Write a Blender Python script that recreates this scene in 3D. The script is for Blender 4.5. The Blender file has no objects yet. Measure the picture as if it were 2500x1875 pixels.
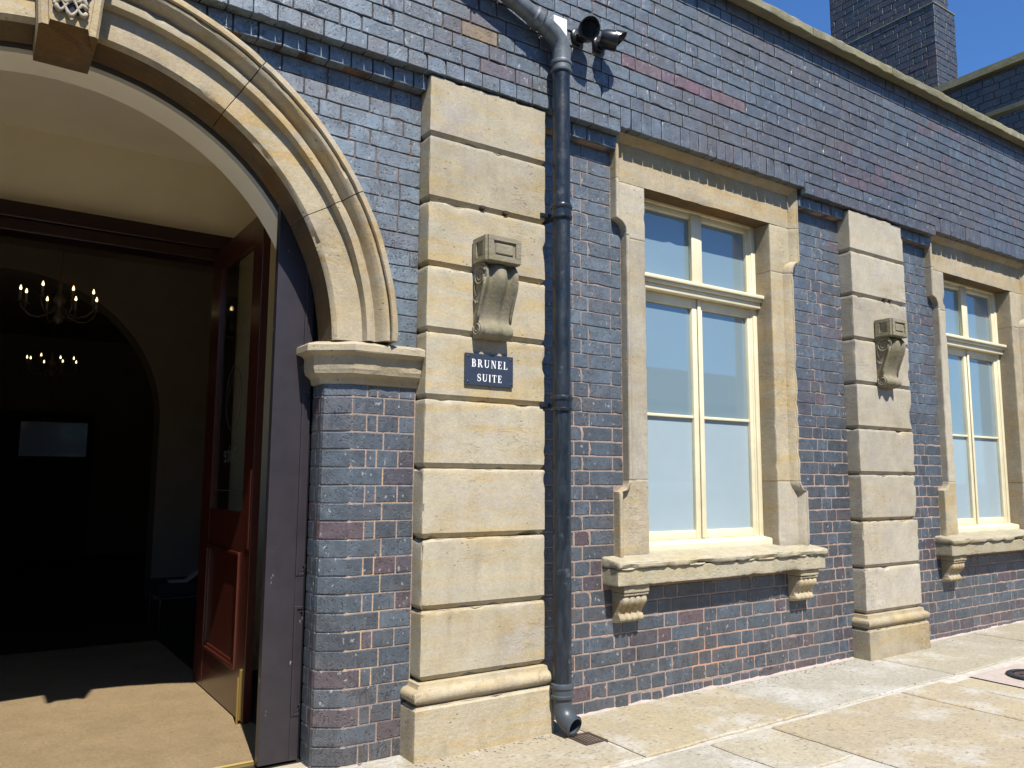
import bpy, bmesh, math, random
from mathutils import Vector, Matrix, noise, Quaternion

random.seed(11)
R = math.radians
scn = bpy.context.scene
col = scn.collection

# ------------------------------------------------------------------ camera
CAM = (-1.8273, -3.4757, 0.931)
YAW, PITCH, ROLL, FPX = 0.5928, 0.1199, 0.0058, 1950.6      # focal in pixels of a 2500 px wide picture
def cam_axes():
    cy, sy, cp, sp = math.cos(YAW), math.sin(YAW), math.cos(PITCH), math.sin(PITCH)
    f = Vector((sy*cp, cy*cp, sp)); r = Vector((cy, -sy, 0)); u = r.cross(f)
    cr, sr = math.cos(ROLL), math.sin(ROLL)
    return r*cr + u*sr, u*cr - r*sr, f
CR, CU, CF = cam_axes()
cam = bpy.data.objects.new('camera', bpy.data.cameras.new('camera'))
cam.matrix_world = Matrix(((CR.x, CU.x, -CF.x, CAM[0]), (CR.y, CU.y, -CF.y, CAM[1]), (CR.z, CU.z, -CF.z, CAM[2]), (0, 0, 0, 1)))
cam.data.sensor_width = 36.0
cam.data.lens = FPX/2500*36
cam.data.clip_start, cam.data.clip_end = 0.05, 3000
col.objects.link(cam); scn.camera = cam
def pix(x, y, z):
    d = Vector((x, y, z)) - Vector(CAM); w = d.dot(CF)
    if w < .1: return None
    return 1250 + FPX*d.dot(CR)/w, 937.5 - FPX*d.dot(CU)/w, w

# ------------------------------------------------------------------ sky, sun, exposure
AZ, EL = R(10), R(55.4)          # sun ten degrees to the left of the wall's normal
world = bpy.data.worlds.new('World'); scn.world = world; world.use_nodes = True
nt = world.node_tree; nt.nodes.clear()
wo = nt.nodes.new('ShaderNodeOutputWorld'); bg = nt.nodes.new('ShaderNodeBackground'); sk = nt.nodes.new('ShaderNodeTexSky')
sk.sky_type = 'NISHITA'; sk.sun_disc = False; sk.sun_elevation = EL; sk.sun_rotation = R(190)
sk.air_density = 1.0; sk.dust_density = 0.1; sk.ozone_density = 2.2
bg.inputs['Strength'].default_value = 0.074
tint = nt.nodes.new('ShaderNodeMix'); tint.data_type = 'RGBA'; tint.blend_type = 'MULTIPLY'; tint.inputs[0].default_value = 1.0; tint.inputs[7].default_value = (.56, .92, 1.36, 1)
nt.links.new(sk.outputs[0], tint.inputs[6]); nt.links.new(tint.outputs[2], bg.inputs[0]); nt.links.new(bg.outputs[0], wo.inputs[0])
sun = bpy.data.objects.new('sun', bpy.data.lights.new('sun', 'SUN'))
sun.data.energy = 5.0; sun.data.angle = R(0.53); sun.data.color = (1.0, .965, .91)
sd = Vector((math.sin(AZ)*math.cos(EL), math.cos(AZ)*math.cos(EL), -math.sin(EL)))
sun.rotation_euler = sd.to_track_quat('-Z', 'Y').to_euler(); sun.location = (-4, -12, 14)
col.objects.link(sun)
vs = scn.view_settings
vs.view_transform = 'Standard'; vs.look = 'None'; vs.exposure = 0.77; vs.gamma = 1.0; vs.use_curve_mapping = False
scn.render.engine = 'CYCLES'
cy = scn.cycles
cy.use_denoising = True; cy.max_bounces = 8; cy.diffuse_bounces = 5; cy.glossy_bounces = 4; cy.transmission_bounces = 6
cy.transparent_max_bounces = 8; cy.caustics_reflective = False; cy.caustics_refractive = False
cy.sample_clamp_indirect = 6

# ------------------------------------------------------------------ materials
MATS = {}
class N:
    """tiny node-graph helper"""
    def __init__(s, name):
        s.m = bpy.data.materials.new(name); s.m.use_nodes = True; s.t = s.m.node_tree; s.t.nodes.clear()
        s.out = s.t.nodes.new('ShaderNodeOutputMaterial'); s.b = s.t.nodes.new('ShaderNodeBsdfPrincipled')
        s.t.links.new(s.b.outputs[0], s.out.inputs[0]); MATS[name] = s.m
        g = s.t.nodes.new('ShaderNodeNewGeometry'); s.pos = g.outputs['Position']
    def new(s, typ, **k):
        n = s.t.nodes.new(typ)
        for a, v in k.items(): setattr(n, a, v)
        return n
    def link(s, a, b): s.t.links.new(a, b)
    def set(s, k, v):
        i = s.b.inputs[k]
        if hasattr(v, 'is_linked') or isinstance(v, bpy.types.NodeSocket): s.link(v, i)
        else: i.default_value = v
    def mapping(s, scale=(1, 1, 1), vec=None):
        n = s.new('ShaderNodeMapping'); n.inputs['Scale'].default_value = scale
        s.link(vec or s.pos, n.inputs['Vector']); return n.outputs[0]
    def noise(s, scale, detail=4, rough=.55, vec=None, dist=0):
        n = s.new('ShaderNodeTexNoise'); n.inputs['Scale'].default_value = scale; n.inputs['Detail'].default_value = detail
        n.inputs['Roughness'].default_value = rough; n.inputs['Distortion'].default_value = dist
        s.link(vec or s.pos, n.inputs['Vector']); return n.outputs['Fac']
    def vor(s, scale, vec=None, feature='F1', out='Distance'):
        n = s.new('ShaderNodeTexVoronoi', feature=feature); n.inputs['Scale'].default_value = scale
        s.link(vec or s.pos, n.inputs['Vector']); return n.outputs[out]
    def ramp(s, fac, stops):
        n = s.new('ShaderNodeValToRGB'); e = n.color_ramp.elements
        while len(e) < len(stops): e.new(0.5)
        for i, (p, c) in enumerate(stops):
            e[i].position = p
            e[i].color = (c, c, c, 1) if isinstance(c, (int, float)) else (*c, 1)
        s.link(fac, n.inputs[0]); return n.outputs[0]
    def mix(s, fac, a, b, mode='MIX'):
        n = s.new('ShaderNodeMix', data_type='RGBA', blend_type=mode)
        for i, v in ((0, fac), (6, a), (7, b)):
            if isinstance(v, bpy.types.NodeSocket): s.link(v, n.inputs[i])
            elif isinstance(v, (int, float)): n.inputs[i].default_value = v if i == 0 else (v, v, v, 1)
            else: n.inputs[i].default_value = (*v, 1)
        return n.outputs[2]
    def math(s, op, a, b=0.0):
        n = s.new('ShaderNodeMath', operation=op)
        for i, v in ((0, a), (1, b)):
            if isinstance(v, bpy.types.NodeSocket): s.link(v, n.inputs[i])
            else: n.inputs[i].default_value = v
        return n.outputs[0]
    def bump(s, h, strength=.4, dist=.004, normal=None):
        n = s.new('ShaderNodeBump'); n.inputs['Strength'].default_value = strength; n.inputs['Distance'].default_value = dist
        s.link(h, n.inputs['Height'])
        if normal: s.link(normal, n.inputs['Normal'])
        s.link(n.outputs[0], s.b.inputs['Normal']); return n.outputs[0]
    def sep(s):
        n = s.new('ShaderNodeSeparateXYZ'); s.link(s.pos, n.inputs[0]); return n.outputs

def mat_brick(name, attr):
    n = N(name)
    if attr:
        a = n.new('ShaderNodeAttribute', attribute_name='bcol'); c0 = a.outputs['Color']
    else:
        a = n.new('ShaderNodeObjectInfo'); c0 = a.outputs['Color']
    c = n.mix(1.0, c0, n.ramp(n.noise(15, 8, .78), [(.28, .50), (.48, .95), (.72, 1.55)]), 'MULTIPLY')
    c = n.mix(n.ramp(n.noise(2.6, 6, .7), [(.48, 0), (.64, .5)]), c, (.088, .068, .057))          # brown weathering
    streak = n.ramp(n.noise(4, 6, .75, vec=n.mapping((9, 9, 1.6))), [(.56, 0), (.70, .45)])
    c = n.mix(streak, c, n.mix(.5, c, (.20, .22, .25)))
    crk = n.ramp(n.noise(13, 4, .6, vec=n.mapping((1.5, 1, .8)), dist=2.2), [(.468, 0), (.494, 1), (.506, 1), (.532, 0)])
    crk = n.math('MULTIPLY', crk, n.ramp(n.noise(5.5, 2), [(.48, 0), (.60, .85)]))
    c = n.mix(crk, c, (.016, .018, .024))
    pits = n.ramp(n.noise(85, 2, .5), [(.60, 0), (.66, 1)])
    c = n.mix(n.math('MULTIPLY', pits, .7), c, (.012, .013, .018))
    fleck = n.ramp(n.noise(48, 2, .5, vec=n.mapping((1, 1, .6))), [(.675, 0), (.72, 1)])
    c = n.mix(n.math('MULTIPLY', fleck, .55), c, (.36, .35, .34))
    n.set('Base Color', c)
    n.set('Roughness', n.ramp(n.noise(26, 5, .65), [(.3, .40), (.7, .60)]))
    n.set('Specular IOR Level', .8)
    h = n.mix(.35, n.noise(14, 3, .5), n.noise(60, 5, .7)); h = n.mix(n.math('MULTIPLY', n.math('ADD', pits, crk), .6), h, 0.0)
    n.bump(h, .6, .007)
    return n.m
mat_brick('brick', False); mat_brick('brick_far', True)

def mat_mortar(name, base, dirt, patch=True):
    n = N(name)
    c = n.mix(n.ramp(n.noise(3.5, 5, .65), [(.35, 0), (.65, 1)]), base, dirt)
    c = n.mix(1.0, c, n.ramp(n.noise(70, 4, .7), [(.25, .6), (.7, 1.15)]), 'MULTIPLY')
    if patch:       # orange re-pointing under the window
        x, y, z = n.sep()
        def band(v, lo, hi): return n.math('MULTIPLY', n.math('GREATER_THAN', v, lo), n.math('LESS_THAN', v, hi))
        f = n.math('MULTIPLY', band(x, 1.92, 2.62), band(z, -.23, -.02))
        c = n.mix(n.math('MULTIPLY', f, n.ramp(n.noise(7, 2), [(.36, .0), (.5, .95)])), c, (.47, .26, .165))
        g = n.math('MULTIPLY', band(x, -.34, -.10), band(z, -.02, .98))
        c = n.mix(n.math('MULTIPLY', g, n.ramp(n.noise(6, 2), [(.40, .0), (.54, .9)])), c, (.47, .33, .19))
    n.set('Base Color', c); n.set('Roughness', .95); n.set('Specular IOR Level', .2)
    n.bump(n.noise(90, 6, .75), .9, .008)
mat_mortar('mortar_low', (.40, .285, .225), (.29, .225, .185))
mat_mortar('mortar_up', (.21, .14, .11), (.045, .040, .038), False)

def mat_stone(name, base, warm, grey, dark=.35, green=.0, rough_bump=.5):
    n = N(name)
    band = n.math('MULTIPLY', n.ramp(n.noise(1.0, 4, .6, vec=n.mapping((1.6, 1.6, 13)), dist=.5), [(.44, 0), (.58, 1)]), n.ramp(n.noise(1.7, 3), [(.36, .1), (.55, 1.0)]))
    c = n.mix(band, base, warm)
    c = n.mix(n.ramp(n.noise(3.1, 5, .62), [(.50, 0), (.68, .75)]), c, grey)
    c = n.mix(1.0, c, n.ramp(n.noise(60, 7, .8), [(.3, .84), (.7, 1.10)]), 'MULTIPLY')
    c = n.mix(1.0, c, n.ramp(n.noise(6, 7, .75), [(.3, .78), (.7, 1.10)]), 'MULTIPLY')
    oi = n.new('ShaderNodeObjectInfo')
    c = n.mix(1.0, c, n.ramp(oi.outputs['Random'], [(0, .88), (1, 1.06)]), 'MULTIPLY')
    spots = n.math('MULTIPLY', n.ramp(n.vor(26, vec=n.mapping((.8, .8, 1.2))), [(.09, 1), (.17, 0)]), n.ramp(n.noise(4.2, 3), [(.50, 0), (.58, 1)]))
    c = n.mix(n.math('MULTIPLY', spots, .62), c, (.12, .09, .055))
    scr = n.math('MULTIPLY', n.ramp(n.noise(3.0, 4, .6, vec=n.mapping((2.2, 2.2, 8)), dist=1.2), [(.480, 0), (.497, 1), (.503, 1), (.52, 0)]), n.ramp(n.noise(2.3, 3), [(.54, 0), (.64, .6)]))
    c = n.mix(scr, c, (.17, .13, .08))
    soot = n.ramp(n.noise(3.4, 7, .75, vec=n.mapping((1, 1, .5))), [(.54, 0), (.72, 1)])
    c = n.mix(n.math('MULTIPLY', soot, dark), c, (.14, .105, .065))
    drip = n.ramp(n.noise(1.3, 6, .7, vec=n.mapping((8, 8, .8))), [(.57, 0), (.74, .4)])
    c = n.mix(drip, c, (.21, .17, .12))
    if green:
        gm = n.math('MULTIPLY', n.ramp(n.noise(8, 6, .75), [(.44, 0), (.64, 1)]), green)
        c = n.mix(gm, c, (.17, .165, .06))
    n.set('Base Color', c); n.set('Roughness', .9); n.set('Specular IOR Level', .2)
    h = n.mix(.25, n.noise(65, 6, .75), n.noise(9, 4, .6)); h = n.mix(n.math('MULTIPLY', n.math('ADD', spots, scr), .6), h, 0.0)
    n.bump(h, rough_bump, .010)
mat_stone('sandstone', (.40, .35, .25), (.42, .325, .175), (.345, .31, .265), .24, 0, .45)
mat_stone('sandstone_pale', (.405, .36, .275), (.40, .335, .225), (.36, .325, .275), .18, 0, .45)
mat_stone('sandstone_worn', (.405, .345, .235), (.41, .31, .165), (.335, .285, .215), .45, .08, .6)
mat_stone('sandstone_arch', (.41, .345, .23), (.42, .305, .15), (.375, .325, .26), .36, 0, .45)
mat_stone('sandstone_grime_shade', (.31, .26, .18), (.31, .235, .135), (.25, .21, .16), .5, 0, .6)  # grime tone, darkened further to paint in the shade of window reveals
mat_stone('sandstone_soot_shade', (.125, .088, .048), (.16, .085, .032), (.06, .048, .034), .7, 0, .6)  # soot stain plus painted-in shade for undersides of arch, keystone and lintel
mat_stone('sandstone_mossy', (.39, .35, .245), (.36, .31, .185), (.34, .315, .24), .3, .45, .9)
mat_stone('sandstone_sill', (.42, .37, .26), (.41, .345, .215), (.37, .335, .26), .28, .16, .9)
mat_stone('coping_stone', (.27, .245, .17), (.22, .20, .11), (.20, .185, .14), .5, .5, .9)
mat_stone('sandstone_bracket', (.27, .235, .165), (.22, .19, .115), (.21, .185, .145), .75, .25, .7)

def mat_flag():
    n = N('flagstone')
    oi = n.new('ShaderNodeObjectInfo'); c0 = oi.outputs['Color']
    c = n.mix(n.ramp(n.noise(1.9, 7, .7, dist=1.2), [(.38, 0), (.66, .6)]), c0, (.28, .245, .185))
    c = n.mix(n.ramp(n.noise(2.7, 6, .7), [(.50, 0), (.66, .7)]), c, (.43, .41, .365))
    c = n.mix(1.0, c, n.ramp(n.noise(45, 5, .7), [(.3, .78), (.7, 1.12)]), 'MULTIPLY')
    v = n.mapping((2.2, 1, 1))
    gum = n.ramp(n.vor(6.5, vec=v), [(.06, 1), (.10, 0)])
    c = n.mix(n.math('MULTIPLY', gum, .7), c, (.10, .085, .065))
    sp = n.ramp(n.noise(60, 2, .5, vec=n.mapping((.5, 1, 1))), [(.62, 0), (.68, .6)])
    c = n.mix(sp, c, (.13, .11, .085))
    n.set('Base Color', c); n.set('Roughness', .82); n.set('Specular IOR Level', .3)
    n.bump(n.mix(.4, n.noise(30, 6, .7), n.noise(4, 3, .6)), .45, .012)
mat_flag()

def simple(name, color, rough=.6, metal=0.0, bump=None, var=.0, coat=0.0, spec=.5, vscale=12):
    n = N(name)
    if var:
        c = n.mix(1.0, color, n.ramp(n.noise(vscale, 5, .65), [(.3, 1-var), (.7, 1+var)]), 'MULTIPLY'); n.set('Base Color', c)
    else: n.set('Base Color', (*color, 1))
    n.set('Roughness', rough); n.set('Metallic', metal); n.set('Specular IOR Level', spec); n.set('Coat Weight', coat)
    if bump: n.bump(n.noise(bump[0], 5, .7), bump[1], bump[2])
    return n
simple('grit', (.27, .235, .18), .95)
simple('joint_mortar', (.415, .38, .32), .95, bump=(60, .7, .01), var=.2)
simple('pink_mortar', (.36, .295, .25), .95, bump=(60, .5, .006), var=.15)
simple('asphalt', (.07, .068, .065), .9, bump=(80, .5, .01), var=.2)
simple('cream_paint', (.65, .58, .39), .42, bump=(40, .1, .002), var=.09, vscale=7)
n_ = simple('iron_black', (.0085, .0125, .0175), .30, spec=.45)
c_ = n_.mix(n_.ramp(n_.noise(5, 7, .75, vec=n_.mapping((6, 6, 1))), [(.45, 0), (.72, .8)]), (.008, .0115, .0165), (.035, .045, .055))
c_ = n_.mix(n_.ramp(n_.noise(11, 5, .7), [(.60, 0), (.68, .7)]), c_, (.075, .085, .09)); n_.set('Base Color', c_)
n_.set('Roughness', n_.ramp(n_.noise(9, 6, .7), [(.35, .24), (.65, .5)])); n_.bump(n_.noise(45, 5, .7), .3, .004)
simple('plastic_grey', (.045, .053, .06), .42, bump=(60, .08, .001), var=.15)
simple('plastic_black', (.008, .0085, .009), .3)
simple('lens_glass', (.01, .01, .012), .05)
simple('pipe_weathered', (.095, .11, .12), .5, bump=(40, .3, .003), var=.45, vscale=14)
simple('white_plastic', (.75, .74, .70), .4)
simple('sign_blue', (.028, .036, .056), .38, var=.08)
simple('sign_white', (.82, .81, .78), .45)
simple('screw', (.06, .07, .09), .3, metal=.6)
n_ = simple('door_purple', (.027, .0215, .0265), .42, bump=(30, .15, .002))
c_ = n_.mix(1.0, (.022, .0175, .0205), n_.ramp(n_.noise(9, 6, .75), [(.3, .8), (.7, 1.25)]), 'MULTIPLY')
c_ = n_.mix(n_.math('MULTIPLY', n_.ramp(n_.noise(20, 3, .6, vec=n_.mapping((1, 1, .5))), [(.685, 0), (.71, 1)]), .5), c_, (.30, .28, .29)); n_.set('Base Color', c_)
simple('wood_black', (.006, .006, .008), .4)
simple('wood_frame', (.02, .006, .006), .3)
simple('paper', (.5, .52, .56), .6)
simple('plaster_cream', (.80, .71, .50), .7, bump=(12, .06, .003), var=.05, vscale=3)
simple('plaster_pale', (.80, .75, .63), .7, bump=(12, .06, .003), var=.05, vscale=3)
simple('room_wall', (.30, .25, .18), .8, var=.1, vscale=2)
simple('room_dark', (.012, .009, .007), .6)
simple('brass', (.50, .36, .12), .38, metal=.9)
simple('brass_dark', (.16, .13, .095), .5, metal=.4)
simple('fabric_dark', (.012, .011, .012), .9)
simple('rust', (.045, .022, .014), .9, bump=(40, .6, .01))
simple('drain_iron', (.07, .045, .035), .7, metal=.3, bump=(60, .4, .006), var=.3)
simple('mirror', (.24, .235, .225), .08, metal=1.0)
simple('candle', (.22, .20, .16), .6)
def mat_wood():
    n = N('mahogany')
    c = n.mix(n.noise(3, 6, .7, vec=n.mapping((26, 26, 1.4)), dist=.5), (.028, .0055, .003), (.075, .017, .009))
    n.set('Base Color', c); n.set('Roughness', .3); n.set('Coat Weight', .25); n.set('Coat Roughness', .15)
mat_wood()
def mat_mat():
    n = N('coir')
    c = n.mix(n.noise(220, 3, .8), (.165, .118, .062), (.32, .235, .13))
    c = n.mix(1.0, c, n.ramp(n.noise(5, 7, .75), [(.3, .82), (.7, 1.1)]), 'MULTIPLY'); c = n.mix(1.0, c, n.ramp(n.noise(70, 3, .7), [(.3, .8), (.7, 1.15)]), 'MULTIPLY')
    c = n.mix(n.ramp(n.vor(7), [(.03, .6), (.06, 0)]), c, (.06, .045, .03))
    n.set('Base Color', c); n.set('Roughness', 1.0); n.set('Specular IOR Level', .1)
    n.bump(n.noise(260, 3, .8), .8, .006)
mat_mat()
def mat_frost():
    n = N('frosted_pane')            # clear glass with a milky film on its inner face
    n.set('Base Color', n.mix(n.noise(2.5, 4, .6), (.135, .205, .235), (.16, .225, .25))); n.set('Roughness', .55)
    n.set('Coat Weight', 1.0); n.set('Coat Roughness', .015); n.set('Coat IOR', 2.1)
mat_frost()
def mat_frost2():
    n = N('frosted_pane_lower')
    n.set('Base Color', n.mix(n.noise(2.2, 5, .65), (.23, .305, .335), (.30, .365, .39))); n.set('Roughness', .6)
    n.set('Coat Weight', 1.0); n.set('Coat Roughness', .02); n.set('Coat IOR', 1.5)
mat_frost2()
def mat_glass():
    n = N('clear_glass')
    tr = n.new('ShaderNodeBsdfTransparent'); gl = n.new('ShaderNodeBsdfGlossy'); fr = n.new('ShaderNodeLayerWeight'); mx = n.new('ShaderNodeMixShader')
    tr.inputs[0].default_value = (.86, .88, .86, 1); gl.inputs['Roughness'].default_value = .01; fac = n.math('ADD', n.math('MULTIPLY', n.math('POWER', fr.outputs['Facing'], 4.0), .7), .04)
    n.link(fac, mx.inputs[0]); n.link(tr.outputs[0], mx.inputs[1]); n.link(gl.outputs[0], mx.inputs[2]); n.link(mx.outputs[0], n.out.inputs[0])
mat_glass()
def mat_emit(name, c, s):
    n = N(name); n.set('Base Color', (*c, 1)); n.set('Emission Color', (*c, 1)); n.set('Emission Strength', s)
mat_emit('bulb', (1.0, .72, .34), 2.2)
simple('etched', (.045, .046, .045), .9)

# ------------------------------------------------------------------ object helpers
def link(o, parent=None):
    col.objects.link(o)
    if parent is not None: o.parent = parent
    return o
def tag(o, label=None, cat=None, group=None, kind=None):
    for k, v in (('label', label), ('category', cat), ('group', group), ('kind', kind)):
        if v: o[k] = v
    return o
def thing(name, loc, label, cat, group=None):
    o = bpy.data.objects.new(name, None); o.empty_display_size = .05; o.location = loc
    link(o); return tag(o, label, cat, group)
def mesh_data(name, v, f, mat, smooth=False):
    me = bpy.data.meshes.new(name); me.from_pydata([tuple(p) for p in v], [], f); me.update()
    bm = bmesh.new(); bm.from_mesh(me); bmesh.ops.recalc_face_normals(bm, faces=bm.faces); bm.to_mesh(me); bm.free()
    if mat: me.materials.append(MATS[mat])
    if smooth: me.polygons.foreach_set('use_smooth', [True]*len(me.polygons))
    return me
def obj(name, v, f, mat, parent=None, smooth=False, auto=None):
    """mesh in world coordinates; its origin is moved to the parent's frame"""
    off = Vector(parent_loc(parent))
    me = mesh_data(name, [Vector(p) - off for p in v], f, mat, smooth)
    if auto is not None:
        me.polygons.foreach_set('use_smooth', [True]*len(me.polygons))
        try: me.set_sharp_from_angle(angle=R(auto))
        except Exception: pass
    return link(bpy.data.objects.new(name, me), parent)
def parent_loc(p):
    l = Vector((0, 0, 0))
    while p is not None: l += p.location; p = p.parent
    return l
class MB:
    def __init__(s): s.v, s.f = [], []
    def add(s, v, f):
        n = len(s.v); s.v += [tuple(p) for p in v]; s.f += [[i+n for i in q] for q in f]; return s
    def box(s, x0, x1, y0, y1, z0, z1):
        return s.add([(x, y, z) for z in (z0, z1) for y in (y0, y1) for x in (x0, x1)],
                     [[0, 2, 3, 1], [4, 5, 7, 6], [0, 1, 5, 4], [2, 6, 7, 3], [0, 4, 6, 2], [1, 3, 7, 5]])
    def bbox(s, x0, x1, y0, y1, z0, z1, b=.003):
        """box with chamfered edges"""
        bm = bmesh.new(); bmesh.ops.create_cube(bm, size=1)
        for v in bm.verts: v.co = Vector(((x0+x1)/2+v.co.x*(x1-x0), (y0+y1)/2+v.co.y*(y1-y0), (z0+z1)/2+v.co.z*(z1-z0)))
        bmesh.ops.bevel(bm, geom=list(bm.edges), offset=b, segments=2, profile=.5, affect='EDGES')
        bm.verts.index_update(); s.add([v.co.copy() for v in bm.verts], [[v.index for v in f.verts] for f in bm.faces]); bm.free(); return s
    def tube(s, pts, rad, n=12, caps=True, up=None):
        pts = [Vector(p) for p in pts]; rings = []
        rad = rad if isinstance(rad, (list, tuple)) else [rad]*len(pts)
        t = (pts[1]-pts[0]).normalized(); a = Vector((0, 0, 1)) if abs(t.z) < .9 else Vector((1, 0, 0))
        nx = t.cross(a).normalized()
        for i, p in enumerate(pts):
            t = ((pts[min(i+1, len(pts)-1)]-p).normalized() + (p-pts[max(i-1, 0)]).normalized()).normalized()
            nx = (nx - t*nx.dot(t)).normalized(); ny = t.cross(nx)
            rings.append([p + nx*math.cos(2*math.pi*k/n)*rad[i] + ny*math.sin(2*math.pi*k/n)*rad[i] for k in range(n)])
        f = []
        for i in range(len(pts)-1):
            for k in range(n): f.append([i*n+k, i*n+(k+1) % n, (i+1)*n+(k+1) % n, (i+1)*n+k])
        if caps: f += [list(range(n))[::-1], [(len(pts)-1)*n+k for k in range(n)]]
        return s.add([q for r in rings for q in r], f)
    def lathe(s, c, prof, n=20, axis='z'):
        v, f = [], []
        for (r, h) in prof:
            for k in range(n):
                a = 2*math.pi*k/n; u, w = r*math.cos(a), r*math.sin(a)
                v.append({'z': (c[0]+u, c[1]+w, c[2]+h), 'y': (c[0]+u, c[1]+h, c[2]+w), 'x': (c[0]+h, c[1]+u, c[2]+w)}[axis])
        for i in range(len(prof)-1):
            for k in range(n): f.append([i*n+k, i*n+(k+1) % n, (i+1)*n+(k+1) % n, (i+1)*n+k])
        return s.add(v, f)
    def prism_x(s, prof, x0, x1):
        """closed (y,z) outline extruded along x"""
        n = len(prof)
        return s.add([(x, y, z) for x in (x0, x1) for (y, z) in prof],
                     [[k, (k+1) % n, n+(k+1) % n, n+k] for k in range(n)] + [list(range(n)), list(range(n, 2*n))[::-1]])
    def build(s, name, mat, parent=None, smooth=False, auto=None): return obj(name, s.v, s.f, mat, parent, smooth, auto)

def nz(p, f, seed=0.0): return noise.noise(Vector((p[0]*f+seed, p[1]*f+seed*1.7, p[2]*f-seed)))
def stops(a, b, res, fine=(.004, .012, .026)):
    L = b-a; out = [a]
    fi = [x for x in fine if x < L*.35]
    lo = fi[-1] if fi else 0
    n = max(1, int(round((L-2*lo)/res)))
    return [a] + [a+x for x in fi] + [a+lo+(L-2*lo)*k/n for k in range(1, n)] + [b-x for x in reversed(fi)] + [b]
def stone_box(x0, x1, y0, y1, z0, z1, res=.03, r=.006, bot=0, top=0, amp=.0012, chip=.010, chipf=22, seed=0, chip_front=1.0, warp=None, back=False):
    """a hewn block: rounded arrises, chamfered bed joints (bot/top), small hollows and broken edges"""
    xs, ys, zs = stops(x0, x1, res), stops(y0, y1, res), stops(z0, z1, res)
    v, f, ind = [], [], {}
    def vid(x, y, z):
        k = (round(x, 5), round(y, 5), round(z, 5))
        if k not in ind: ind[k] = len(v); v.append(Vector(k))
        return ind[k]
    def face(a, b, fn):
        for i in range(len(a)-1):
            for j in range(len(b)-1):
                f.append([fn(a[i], b[j]), fn(a[i+1], b[j]), fn(a[i+1], b[j+1]), fn(a[i], b[j+1])])
    face(xs, zs, lambda a, b: vid(a, y0, b))
    if back: face(xs, zs, lambda a, b: vid(a, y1, b))
    face(ys, zs, lambda a, b: vid(x0, a, b)); face(ys, zs, lambda a, b: vid(x1, a, b))
    face(xs, ys, lambda a, b: vid(a, b, z0)); face(xs, ys, lambda a, b: vid(a, b, z1))
    lo, hi = Vector((x0, y0, z0)), Vector((x1, y1, z1)); out = []
    for p in v:
        q = Vector([min(max(p[i], lo[i]+r), hi[i]-r) for i in range(3)])
        d = p-q; n = d.normalized() if d.length > 1e-9 else Vector((0, -1, 0))
        if not back and p.y > y1-r*1.01: n.y = 0; q = Vector((q.x, p.y, q.z)); d = p-q; n = d.normalized() if d.length > 1e-6 else Vector((0, 0, 0))
        w = q + n*min(r, d.length) if d.length > 1e-9 else p.copy()
        ins = 0
        if bot and p.z - z0 < bot: ins = bot*.9*(1-(p.z-z0)/bot)
        if top and z1 - p.z < top: ins = max(ins, top*(1-(z1-p.z)/top))
        if ins:
            w.y = max(w.y, y0+ins); w.x = min(max(w.x, x0+ins), x1-ins)
        e = sorted([min(p.x-x0, x1-p.x), p.y-y0, min(p.z-z0, z1-p.z)])[1]
        a = nz(p, 9, seed)*amp + nz(p, 31, seed+3)*amp*.6
        c = max(0, nz(p, chipf*1.6, seed+7)-.22)*math.exp(-max(e, 0)/.007)*chip*1.6 + max(0, nz(p, 7, seed+5)-.40)*math.exp(-max(e, 0)/.02)*chip*4
        ce = Vector((min(max(p.x, x0+.04), x1-.04), y0+.05, min(max(p.z, z0+.04), z1-.04)))
        w += n*a + (ce-w).normalized()*c
        if warp: w = warp(w)
        out.append(w)
    return out, f
def add_stone(name, mat, parent, *a, **k):
    v, f = stone_box(*a, **k); return obj(name, v, f, mat, parent, auto=24)

# ------------------------------------------------------------------ bricks
def brick_mesh(L, H, D, seed, nl=4, chipp=.5):
    rnd = random.Random(seed); c = .0018+rnd.random()*.0014
    per = []
    for i in range(nl): per.append((i/nl, 0))
    per.append((1, 0)); per.append((1, .5)); per.append((1, 1))
    for i in range(1, nl): per.append((1-i/nl, 1))
    per.append((0, 1)); per.append((0, .5))
    chipc = rnd.randrange(len(per)) if rnd.random() < chipp else -1
    outer, inner, back = [], [], []
    for i, (u, w) in enumerate(per):
        x, z = (u-.5)*L, (w-.5)*H
        sx, sz = (-1 if u == 0 else 1 if u == 1 else 0), (-1 if w == 0 else 1 if w == 1 else 0)
        jx, jz = (rnd.random()-.5)*.0022, (rnd.random()-.5)*.0026
        k = .007 if i == chipc else 0
        if sx and sz: k += .0012
        ox, oz = x - sx*k*.6 + jx*(1 if sx else 0), z - sz*k*.6 + jz*(1 if sz else 0)
        outer.append((ox, c + k*.3, oz)); inner.append((ox - sx*(c+k*.5), (rnd.random()-.5)*.0012, oz - sz*(c+k*.5)))
        back.append((ox, D, oz))
    n = len(per); v = back+outer+inner; f = []
    for a in (0, n):
        for i in range(n): f.append([a+i, a+(i+1) % n, a+n+(i+1) % n, a+n+i])
    f.append([2*n+i for i in range(n)])
    return v, f
BM = {}
def brick_pool(kind, L, H, D, n, nl):
    BM[kind] = (L, [brick_mesh(L, H, D, hash(kind) % 997 + 31*i, nl) for i in range(n)], [])
    for v, f in BM[kind][1]: BM[kind][2].append(mesh_data('brick', v, f, 'brick'))
BH = .0795
random.seed(5)
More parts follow.
